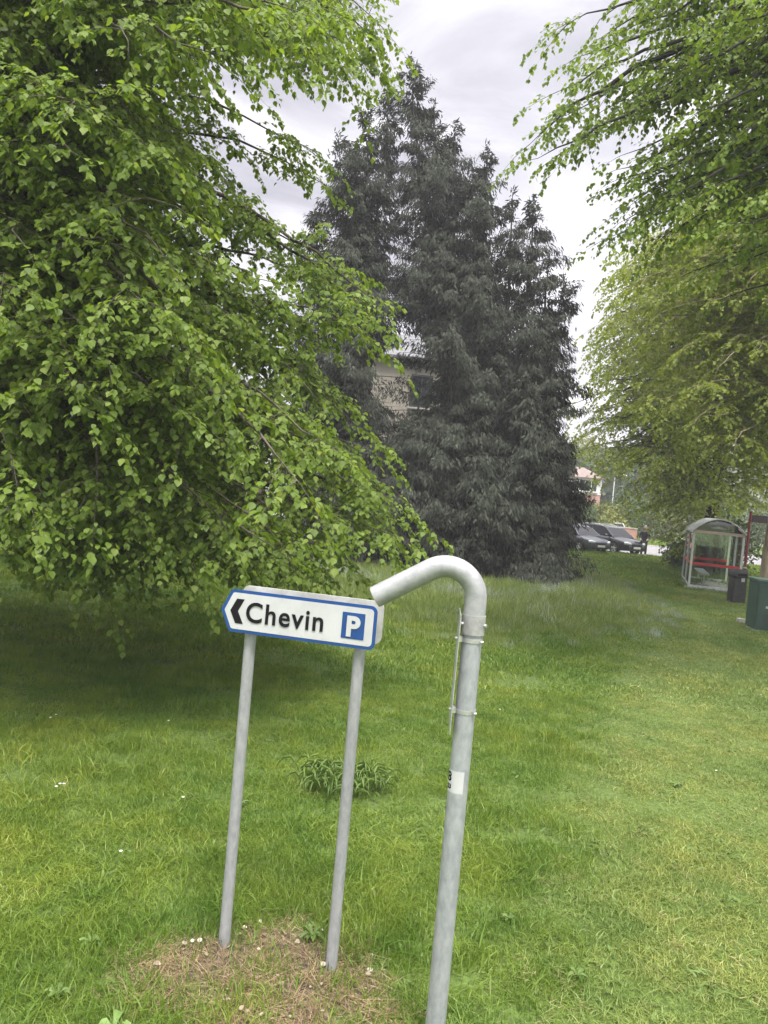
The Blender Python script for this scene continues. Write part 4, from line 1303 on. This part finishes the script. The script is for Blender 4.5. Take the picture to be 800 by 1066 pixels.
# white van beyond, only its top in view
vq = at(636, 550, 64)
vn = thing('parked_van', 'white van roof showing behind the parked cars', 'van', (vq.x, 64, 0), R(-75), None)
vn.scale = (.85, .85, .8)
mb = MB()
prof = rounded([(-2.2, .3), (2.2, .3), (2.25, .85), (1.45, 1.1), (.9, 1.78), (-2.15, 1.85)], [.05, .1, .15, .1, .15, .15], 4)
mb.prism_y(prof, -.88, .88); mb.build('body', M['car_white'], vn, bevel=.05)
for s_ in (-1, 1):
    mb = MB(); mb.prism_y([(.35, 1.12), (1.25, 1.12), (.85, 1.62), (.35, 1.64)], s_ * .885 - .004, s_ * .885 + .004); mb.build('side_window', M['car_glass'], vn)
mb = MB(); mb.add([(1.44, -.72, 1.16), (1.44, .72, 1.16), (1.0, .66, 1.72), (1.0, -.66, 1.72)], [(0, 1, 2, 3)]); mb.build('windscreen', M['car_glass'], vn)
for fx in (-1.35, 1.35):
    for s_ in (-1, 1):
        mb = MB(); mb.lathe([(.001, .1 * s_), (.2, .1 * s_), (.31, .09 * s_), (.32, 0), (.31, -.09 * s_)], (fx, s_ * .82, .32), 20, 'Y'); mb.build('wheel', M['tyre'], vn)


# ------------------------------------------------------------------ person
def skin_fig(name, pts, edges, rad, mat, parent, sub=2, root=0):
    me = bpy.data.meshes.new(name); me.from_pydata([tuple(p) for p in pts], edges, [])
    o = bpy.data.objects.new(name, me); COL.objects.link(o)
    sk = o.modifiers.new('skin', 'SKIN'); sk.use_smooth_shade = True
    sv = me.skin_vertices[0].data
    for i, r_ in enumerate(rad):
        sv[i].radius = (r_, r_) if not isinstance(r_, tuple) else r_
        sv[i].use_root = (i == root)
    sb_ = o.modifiers.new('sub', 'SUBSURF'); sb_.levels = sub; sb_.render_levels = sub
    bpy.context.view_layer.update()
    m2 = bpy.data.meshes.new_from_object(o.evaluated_get(bpy.context.evaluated_depsgraph_get()))
    bpy.data.objects.remove(o)
    m2.name = name; m2.materials.clear()
    m2.polygons.foreach_set('use_smooth', [True] * len(m2.polygons))
    return put(name, m2, mat, parent)


pg = ground(669.5, 579)
per = thing('person', 'person with grey hair in dark jacket and trousers standing beside the black car', 'person', (pg.x, pg.y, 0), R(155))
# local: faces +y ... leaning slightly forward, looking towards the cars
J = {'pel': (0, 0, .93), 'waist': (0, .01, 1.06), 'chest': (0, .06, 1.3), 'neck': (0, .1, 1.46), 'head0': (0, .12, 1.53), 'head': (0, .15, 1.63), 'crown': (0, .14, 1.72)}
bl = ['pel', 'waist', 'chest', 'neck', 'head0', 'head', 'crown']
pts = [J[k] for k in bl]; rad = [.13, .12, .15, .058, .065, .09, .06]
ed = [(i, i + 1) for i in range(6)]
for s_ in (-1, 1):
    b0 = len(pts)
    pts += [(s_ * .1, 0, .86), (s_ * .105, .03, .5), (s_ * .11, -.01, .1), (s_ * .11, .14, .04)]; rad += [.095, .062, .045, .035]
    ed += [(0, b0), (b0, b0 + 1), (b0 + 1, b0 + 2), (b0 + 2, b0 + 3)]
    b1 = len(pts)
    pts += [(s_ * .2, .06, 1.38), (s_ * .27, .06, 1.12), (s_ * .2, .26, .98), (s_ * .17, .34, .96)]; rad += [.058, .046, .034, .03]
    ed += [(2, b1), (b1, b1 + 1), (b1 + 1, b1 + 2), (b1 + 2, b1 + 3)]
skin_fig('body', pts, ed, rad, M['skin'], per)
# face and fingers
mb = MB()
mb.tube([(0, .225, 1.645), (0, .252, 1.615)], [.012, .017], 8); mb.build('nose', M['skin'], per)
for s_ in (-1, 1):
    mb = MB(); mb.tube([(s_ * .088, .14, 1.655), (s_ * .095, .13, 1.61)], [.02, .014], 8); mb.build('ear', M['skin'], per)
    mb = MB()
    for f_ in range(4):
        x_ = s_ * (.15 + .018 * f_)
        mb.tube([(x_, .36, .965), (x_ - s_ * .004, .40 + .006 * (f_ in (1, 2)), .95), (x_ - s_ * .01, .42 + .01 * (f_ in (1, 2)), .925)], [.0095, .0085, .007], 8)
    mb.tube([(s_ * .145, .34, .965), (s_ * .125, .37, .955), (s_ * .122, .395, .945)], [.011, .009, .008], 8); mb.build('hand', M['skin'], per)
for s_ in (-1, 1):
    mb = MB(); mb.lathe([(.001, .008), (.011, .002), (.012, -.01)], (s_ * .034, .232, 1.65), 10, 'Y'); mb.build('eye', M['sign_black'], per)
skin_fig('hair', [(0, .05, 1.58), (0, .085, 1.67), (0, .14, 1.715), (0, .19, 1.71)], [(0, 1), (1, 2), (2, 3)], [.06, .09, .085, .05], M['hair'], per)
pts = [(0, .0, .82), (0, .01, .98), (0, .06, 1.28), (0, .09, 1.42)]; rad = [(.19, .15), (.17, .14), (.2, .145), (.1, .08)]; ed = [(0, 1), (1, 2), (2, 3)]
for s_ in (-1, 1):
    b1 = len(pts); pts += [(s_ * .2, .06, 1.37), (s_ * .275, .06, 1.11), (s_ * .205, .24, .985)]; rad += [.08, .066, .052]
    ed += [(2, b1), (b1, b1 + 1), (b1 + 1, b1 + 2)]
skin_fig('jacket', pts, ed, rad, M['jacket'], per)
pts = [(0, 0, .92)]; rad = [(.15, .13)]; ed = []
for s_ in (-1, 1):
    b0 = len(pts); pts += [(s_ * .1, 0, .84), (s_ * .107, .03, .5), (s_ * .112, -.01, .09)]; rad += [.108, .08, .065]
    ed += [(0, b0), (b0, b0 + 1), (b0 + 1, b0 + 2)]
skin_fig('trousers', pts, ed, rad, M['trouser'], per)
for s_ in (-1, 1):
    skin_fig('shoe', [(s_ * .11, -.05, .05), (s_ * .11, .06, .045), (s_ * .115, .17, .035)], [(0, 1), (1, 2)], [.05, .05, .036], M['shoe'], per)

# ------------------------------------------------------------------ grass
GC = bpy.data.collections.new('grass_sources')        # not linked to the scene: only the sources of the scattered tufts


def tuft(name, mat, nb, rad, h, w, lean, curl=0.5, flat=False):
    a_ = RNG.uniform(0, 2 * math.pi, nb); r_ = rad * np.sqrt(RNG.random(nb))
    P = np.stack([r_ * np.cos(a_), r_ * np.sin(a_), np.zeros(nb)], 1)
    az = RNG.uniform(0, 2 * math.pi, nb)
    D = np.stack([np.cos(az), np.sin(az), np.zeros(nb)], 1)
    hh = RNG.uniform(h[0], h[1], nb)[:, None]; ww = RNG.uniform(w[0], w[1], nb)[:, None]
    le = np.abs(RNG.normal(0, lean, nb))[:, None]
    za = RNG.uniform(0, 2 * math.pi, nb)
    Wd = np.stack([np.cos(za), np.sin(za), np.zeros(nb)], 1)
    up_ = np.array([0, 0, 1.0])
    if flat:
        up_ = np.array([0, 0, 0.12]); P[:, 2] = RNG.random(nb) * .02
    m1 = P + up_ * hh * .5 + D * hh * le * .35
    m2 = P + up_ * hh * (1 - .25 * np.minimum(le, 1.6)) + D * hh * le * (.8 + curl * .4)
    V = np.stack([P - Wd * ww, P + Wd * ww, m1 + Wd * ww * .85, m1 - Wd * ww * .85, m2], 1).reshape(-1, 3)
    b = np.arange(nb)[:, None] * 5
    me = np_mesh(name, V, [b + np.array([[0, 1, 2, 3]]), b + np.array([[3, 2, 4]])])
    o = bpy.data.objects.new(name, me); GC.objects.link(o); me.materials.append(mat)
    return o


def scatter_tree(colls):
    ng = bpy.data.node_groups.new('scatter', 'GeometryNodeTree')
    ng.interface.new_socket('Geometry', in_out='INPUT', socket_type='NodeSocketGeometry')
    ng.interface.new_socket('Geometry', in_out='OUTPUT', socket_type='NodeSocketGeometry')
    gi = ng.nodes.new('NodeGroupInput'); go = ng.nodes.new('NodeGroupOutput')
    ci = ng.nodes.new('GeometryNodeCollectionInfo'); ci.inputs[0].default_value = colls
    ci.inputs['Separate Children'].default_value = True; ci.inputs['Reset Children'].default_value = True
    m2p = ng.nodes.new('GeometryNodeMeshToPoints')
    ip = ng.nodes.new('GeometryNodeInstanceOnPoints'); ip.inputs['Pick Instance'].default_value = True
    def attr(nm, typ):
        n_ = ng.nodes.new('GeometryNodeInputNamedAttribute'); n_.data_type = typ; n_.inputs[0].default_value = nm
        return n_.outputs[0]
    ng.links.new(gi.outputs[0], m2p.inputs[0]); ng.links.new(m2p.outputs[0], ip.inputs['Points'])
    ng.links.new(ci.outputs[0], ip.inputs['Instance'])
    ng.links.new(attr('idx', 'INT'), ip.inputs['Instance Index'])
    ng.links.new(attr('rot', 'FLOAT_VECTOR'), ip.inputs['Rotation'])
    ng.links.new(attr('scl', 'FLOAT_VECTOR'), ip.inputs['Scale'])
    ng.links.new(ip.outputs[0], go.inputs[0])
    return ng


def scatter(name, label, cat, pos, idx, scl, coll):
    me = bpy.data.meshes.new(name)
    nn = len(pos)
    me.vertices.add(nn); me.vertices.foreach_set('co', np.asarray(pos, np.float32).ravel())
    at_ = me.attributes.new('idx', 'INT', 'POINT'); at_.data.foreach_set('value', np.asarray(idx, np.int32))
    rt_ = np.stack([RNG.normal(0, .06, nn), RNG.normal(0, .06, nn), RNG.uniform(0, 2 * math.pi, nn)], 1)
    at_ = me.attributes.new('rot', 'FLOAT_VECTOR', 'POINT'); at_.data.foreach_set('vector', rt_.astype(np.float32).ravel())
    at_ = me.attributes.new('scl', 'FLOAT_VECTOR', 'POINT'); at_.data.foreach_set('vector', np.asarray(scl, np.float32).ravel())
    me.update()
    o = bpy.data.objects.new(name, me); COL.objects.link(o)
    md = o.modifiers.new('scatter', 'NODES'); md.node_group = scatter_tree(coll)
    return tag(o, label, cat, kind='stuff')


def source_coll(name, objs):
    c = bpy.data.collections.new(name)
    for o in objs:
        c.objects.link(o)
    return c


src = []
for i in range(4):
    src.append(tuft('g%02d_lawn' % i, M['grass'], 80, .15, (.035, .085), (.0015, .003), .8))
for i in range(4, 6):
    src.append(tuft('g%02d_mown' % i, M['grass_mown'], 85, .15, (.02, .055), (.0014, .003), 1.1))
src.append(tuft('g06_broad', M['grass'], 40, .12, (.06, .13), (.0025, .0045), .9))
for i in range(7, 9):
    src.append(tuft('g%02d_mid' % i, M['grass'], 170, .42, (.05, .1), (.004, .008), .8))
src.append(tuft('g09_midmown', M['grass_mown'], 170, .42, (.03, .065), (.004, .008), .9))
src.append(tuft('g10_far', M['grass'], 220, 1.0, (.06, .11), (.012, .022), .8))
src.append(tuft('g11_clover', M['weed'], 26, .13, (.02, .05), (.007, .014), 1.4))
lawnc = source_coll('lawn_sources', src)


def field(y0, y1, per_m2, k=0.66, pad=1.2):
    area = (k * (y1 ** 2 - y0 ** 2)) + 2 * pad * (y1 - y0)
    nn = int(area * per_m2)
    y = np.sqrt(RNG.random(nn) * (y1 ** 2 - y0 ** 2) + y0 ** 2)
    x = RNG.uniform(-1, 1, nn) * (k * y + pad)
    return np.stack([x, y, np.zeros(nn)], 1)


def mown(P):
    """how far a point lies on the closely mown strip that runs down the right of the lawn (0..1)"""
    c = -0.7 + P[:, 1] * 0.395 + 0.18 * np.sin(P[:, 1] * .6)
    return np.clip((P[:, 0] - c) / 0.7 + 0.5, 0, 1)


def patch(P):
    a_ = np.arctan2(P[:, 1] - PATCH.y, P[:, 0] - PATCH.x)
    return np.hypot((P[:, 0] - PATCH.x) / PATCH_R[0], (P[:, 1] - PATCH.y) / PATCH_R[1]) + .16 * np.sin(a_ * 3 + 1) + .1 * np.sin(a_ * 7)


con = Vector((at(455, 560, 25).x, 25.6))


def meadow(P):
    """unmown ring round the conifer: 1 inside it"""
    a_ = np.arctan2(P[:, 1] - con.y, P[:, 0] - con.x)
    rx, ry = 7.0 + .4 * np.sin(a_ * 4), 12.6 + .6 * np.sin(a_ * 3 + 1)
    return np.hypot((P[:, 0] - con.x) / rx, (P[:, 1] - con.y) / ry)


def off_road(P):
    d0 = (Vector(RD1) - Vector(RD0)).normalized(); n0 = np.array([d0.y, -d0.x])
    off = (P[:, :2] - np.array(RD0)) @ n0
    ysd = 43.6 + (P[:, 0] + 70) * 2.9 / 160
    return (off < .65) & ~((P[:, 1] > ysd - .05) & (P[:, 1] < ysd + 11.1))


allp, alli, alls = [], [], []
for (y0, y1, dens, kind) in ((1.6, 5.5, 130, 0), (5.5, 10, 80, 0), (10, 26, 11, 1), (26, 43.4, 3.2, 2), (55, 80, 1.2, 2)):
    P = field(y0, y1, dens)
    keep = off_road(P)
    pd = patch(P)
    keep &= (pd > 1.0) | (RNG.random(len(P)) < np.clip((pd - .2) * .6, .1, .6))
    sx_ = (P[:, 0] - fl.x) * math.cos(-srz2) - (P[:, 1] - fl.y) * math.sin(-srz2); sy_ = (P[:, 0] - fl.x) * math.sin(-srz2) + (P[:, 1] - fl.y) * math.cos(-srz2)
    keep &= ~((sx_ > -.1) & (sx_ < SWd + .1) & (sy_ > -.1) & (sy_ < SL + .1))
    P = P[keep]; nn = len(P)
    mw = mown(P) > RNG.random(nn)
    if kind == 0:
        i_ = np.where(mw, RNG.integers(4, 6, nn), RNG.integers(0, 4, nn))
        u_ = RNG.random(nn)
        i_ = np.where(~mw & (u_ < .05), 6, i_); i_ = np.where(u_ > .965, 11, i_)
    elif kind == 1:
        i_ = np.where(mw, 9, RNG.integers(7, 9, nn))
    else:
        i_ = np.full(nn, 10)
    s_ = RNG.uniform(.75, 1.3, nn)
    lump = .82 + .3 * np.sin(P[:, 0] * 1.7 + 2 * np.sin(P[:, 1] * .9)) * np.sin(P[:, 1] * 1.3 + 1.2 * np.sin(P[:, 0] * 1.1))
    Sc = np.stack([s_, s_, s_ * lump * np.where(mw, .9, 1.05)], 1)
    allp.append(P); alli.append(i_); alls.append(Sc)
scatter('lawn_grass', 'short green lawn grass covering the verge', 'grass', np.concatenate(allp), np.concatenate(alli), np.concatenate(alls), lawnc)

# taller meadow ring round the conifer
ms = [tuft('h00_meadow', M['meadow'], 90, .35, (.16, .36), (.004, .008), .6), tuft('h01_meadow', M['meadow'], 80, .35, (.14, .3), (.004, .008), .7), tuft('h02_seed', M['seed'], 22, .3, (.22, .42), (.0025, .006), .5),
      tuft('h03_edge', M['seed'], 34, .26, (.2, .38), (.003, .007), .65)]
mc = source_coll('meadow_sources', ms)
P = field(11.5, 36, 17)
md_ = meadow(P); keep = (md_ < 1.0) & (md_ > .28) & (P[:, 1] < 36)
P = P[keep]; md_ = md_[keep]; nn = len(P)
band = ((md_ > .90) & (P[:, 0] > con.x + 2.2)) | ((md_ > .52) & (md_ < .60))
u_ = RNG.random(nn)
i_ = RNG.integers(0, 2, nn)
i_ = np.where(u_ < .10, 2, i_); i_ = np.where(band & (u_ < .55), 3, i_)
s_ = RNG.uniform(.7, 1.25, nn) * np.clip((1.04 - md_) * 4, .45, 1)
scatter('meadow_grass', 'longer unmown grass with pale seed heads round the foot of the conifer', 'long grass', P, i_, np.stack([s_, s_, s_], 1), mc)

# dead grass on the bare patch
ds = [tuft('d00_straw', M['straw'], 46, .12, (.03, .09), (.0012, .0024), 1.5, flat=True), tuft('d01_straw', M['straw'], 40, .12, (.02, .06), (.0014, .0026), 2.0, flat=True), tuft('d02_straw', M['straw'], 14, .1, (.03, .07), (.0012, .0022), .9)]
dc = source_coll('straw_sources', ds)
nn = 310
ang_ = RNG.uniform(0, 2 * math.pi, nn); rr_ = np.sqrt(RNG.random(nn)) * 1.15
P = np.stack([PATCH.x + PATCH_R[0] * rr_ * np.cos(ang_), PATCH.y + PATCH_R[1] * rr_ * np.sin(ang_), np.full(nn, .004)], 1)
pd = patch(P); P = P[pd < 1.12]; nn = len(P)
s_ = RNG.uniform(.6, 1.2, nn)
scatter('dead_grass', 'dry straw-coloured dead grass round the sign posts', 'dead grass', P, RNG.integers(0, 3, nn), np.stack([s_, s_, s_], 1), dc)

# grass clippings lying on the mown strip
cs_ = [tuft('c00_clip', M['straw'], 16, .2, (.02, .06), (.0012, .0026), 2.0, flat=True)]
P = field(3, 11, 9); P = P[(mown(P) > .4)]; P[:, 2] = .05; nn = len(P); s_ = RNG.uniform(.5, 1.1, nn)
scatter('grass_clippings', 'pale dry grass clippings scattered over the mown strip', 'clippings', P, np.zeros(nn, int), np.stack([s_, s_, s_], 1), source_coll('clipping_sources', cs_))

# daisies
nn = 26
P = np.array([tuple(ground(px, py)) for px, py in [(52, 755), (58, 752), (62, 826), (66, 826), (58, 829), (125, 898), (175, 758), (190, 840), (745, 810), (520, 745), (215, 690)]])
P[:, 2] = .075
PET = np.array([(0, 0, 0), (.5, .25, .05), (.5, .8, .08), (0, 1.0, .05), (-.5, .8, .08), (-.5, .25, .05)]) * np.array([.35, 1, 1])
pos = np.repeat(P, 9, 0); th = np.tile(np.linspace(0, 2 * math.pi, 9, endpoint=False), len(P))
ax = np.stack([np.cos(th), np.sin(th), np.full(len(th), .1)], 1)
tag(put('daisies', leaf_cloud('daisies', pos, ax, np.tile([0, 0, 1.0], (len(th), 1)), np.full(len(th), .012), PET, LEAF_F), M['petal']), 'tiny white daisies dotted in the lawn', 'daisies', kind='stuff')


# bits of dead leaf lying on the bare patch
M['litter'] = leaf_mat('dead_leaf', [(0.0, (0.10, 0.065, 0.04)), (0.6, (0.3, 0.24, 0.17)), (1.0, (0.55, 0.5, 0.42))], 0.1)
nn = 70
ang_ = RNG.uniform(0, 2 * math.pi, nn); rr_ = np.sqrt(RNG.random(nn))
P = np.stack([PATCH.x + .02 + PATCH_R[0] * .9 * rr_ * np.cos(ang_), PATCH.y + .06 + PATCH_R[1] * .9 * rr_ * np.sin(ang_), RNG.uniform(.012, .035, nn)], 1)
tag(put('leaf_litter', leaf_cloud('leaf_litter', P, np.stack([np.cos(ang_ * 3), np.sin(ang_ * 3), RNG.normal(0, .2, nn)], 1), np.array([0, 0, 1.0]) + RNG.normal(0, .35, (nn, 3)), RNG.uniform(.014, .034, nn)), M['litter']), 'small dead leaves scattered on the bare patch round the posts', 'leaf litter', kind='stuff')


# weeds one can tell apart
def weed(label, c, n_, ln, wd, mat, up=0.5, name='weed_plant', spread=0.0):
    root = thing(name, label, 'weed', (c.x, c.y, 0))
    V, F, b = [], [], 0
    for i in range(n_):
        az = 2 * math.pi * i / n_ + random.uniform(-.4, .4); l_ = ln * random.uniform(.6, 1.15); u0 = up * random.uniform(.6, 1.4)
        d_ = Vector((math.cos(az), math.sin(az), 0)); s_ = Vector((-d_.y, d_.x, 0))
        sp_ = random.uniform(0, 6.283); b_ = Vector((math.cos(sp_) * 1.5, math.sin(sp_), 0)) * spread * random.random() ** .5
        pr = [(0, .25), (.25, .6), (.5, 1.0), (.78, .8), (1.0, .05)]
        for t_, w_ in pr:
            c_ = b_ + d_ * l_ * t_ + Vector((0, 0, l_ * (u0 * t_ * 1.5 - u0 * 1.25 * t_ * t_) + .02))
            jig = random.uniform(.8, 1.2)
            V += [c_ - s_ * wd * w_ * jig + Vector((0, 0, .012 * w_)), c_ - Vector((0, 0, .006)), c_ + s_ * wd * w_ * jig + Vector((0, 0, .012 * w_))]
        for k in range(4):
            for q_ in (0, 1):
                F.append((b + k * 3 + q_, b + k * 3 + q_ + 1, b + k * 3 + q_ + 4, b + k * 3 + q_ + 3))
        b += 15
    put('leaves', np_mesh('leaves', np.array([tuple(v) for v in V]), [np.array(F)], True), mat, root)
    return root


G_ = 'broad-leaved weeds in the lawn'
weed('bushy clump of long-leaved weed in the lawn behind the right sign post', ground(356, 822), 190, .2, .008, M['weed'], 1.7, spread=.24)
weed('pale broad weed leaf at the bottom edge in front of the dead grass', ground(118, 1078), 4, .085, .024, M['weed_pale'], .9)
weed('low green weed growing out of the dead grass between the two sign posts', ground(325, 978), 11, .08, .014, M['weed'], .5)
for px, py, lab in [(95, 985, 'flat weed rosette left of the dead grass patch'), (60, 1040, 'flat weed rosette in the bottom left corner of the lawn'), (250, 840, 'flat weed rosette in the lawn beside the left sign post'), (530, 960, 'flat weed rosette right of the swan-neck pole foot'), (705, 820, 'flat weed rosette in the middle of the mown strip'), (600, 1020, 'flat weed rosette near the bottom edge right of the pole')]:
    weed(lab, ground(px, py), 8, .07, .012, M['weed'], .45)
print('objects', len(S.objects))

# ------------------------------------------------------------------ haze added to stand in for window glare
mb = MB(); mb.box(-230, 230, -60, 620, -1.0, 62)
hz_ = mb.build('haze', None)
m, t, out = new_mat('glare_haze')
pv = N(t, 'ShaderNodeVolumePrincipled'); pv.inputs['Density'].default_value = HAZE; pv.inputs['Color'].default_value = (0.93, 0.93, 0.97, 1); pv.inputs['Anisotropy'].default_value = 0.0
L(t, pv.outputs[0], out.inputs['Volume'])
hz_.data.materials.append(m)
tag(hz_, 'thin pale haze added in place of window-glass glare', 'haze', kind='stuff')
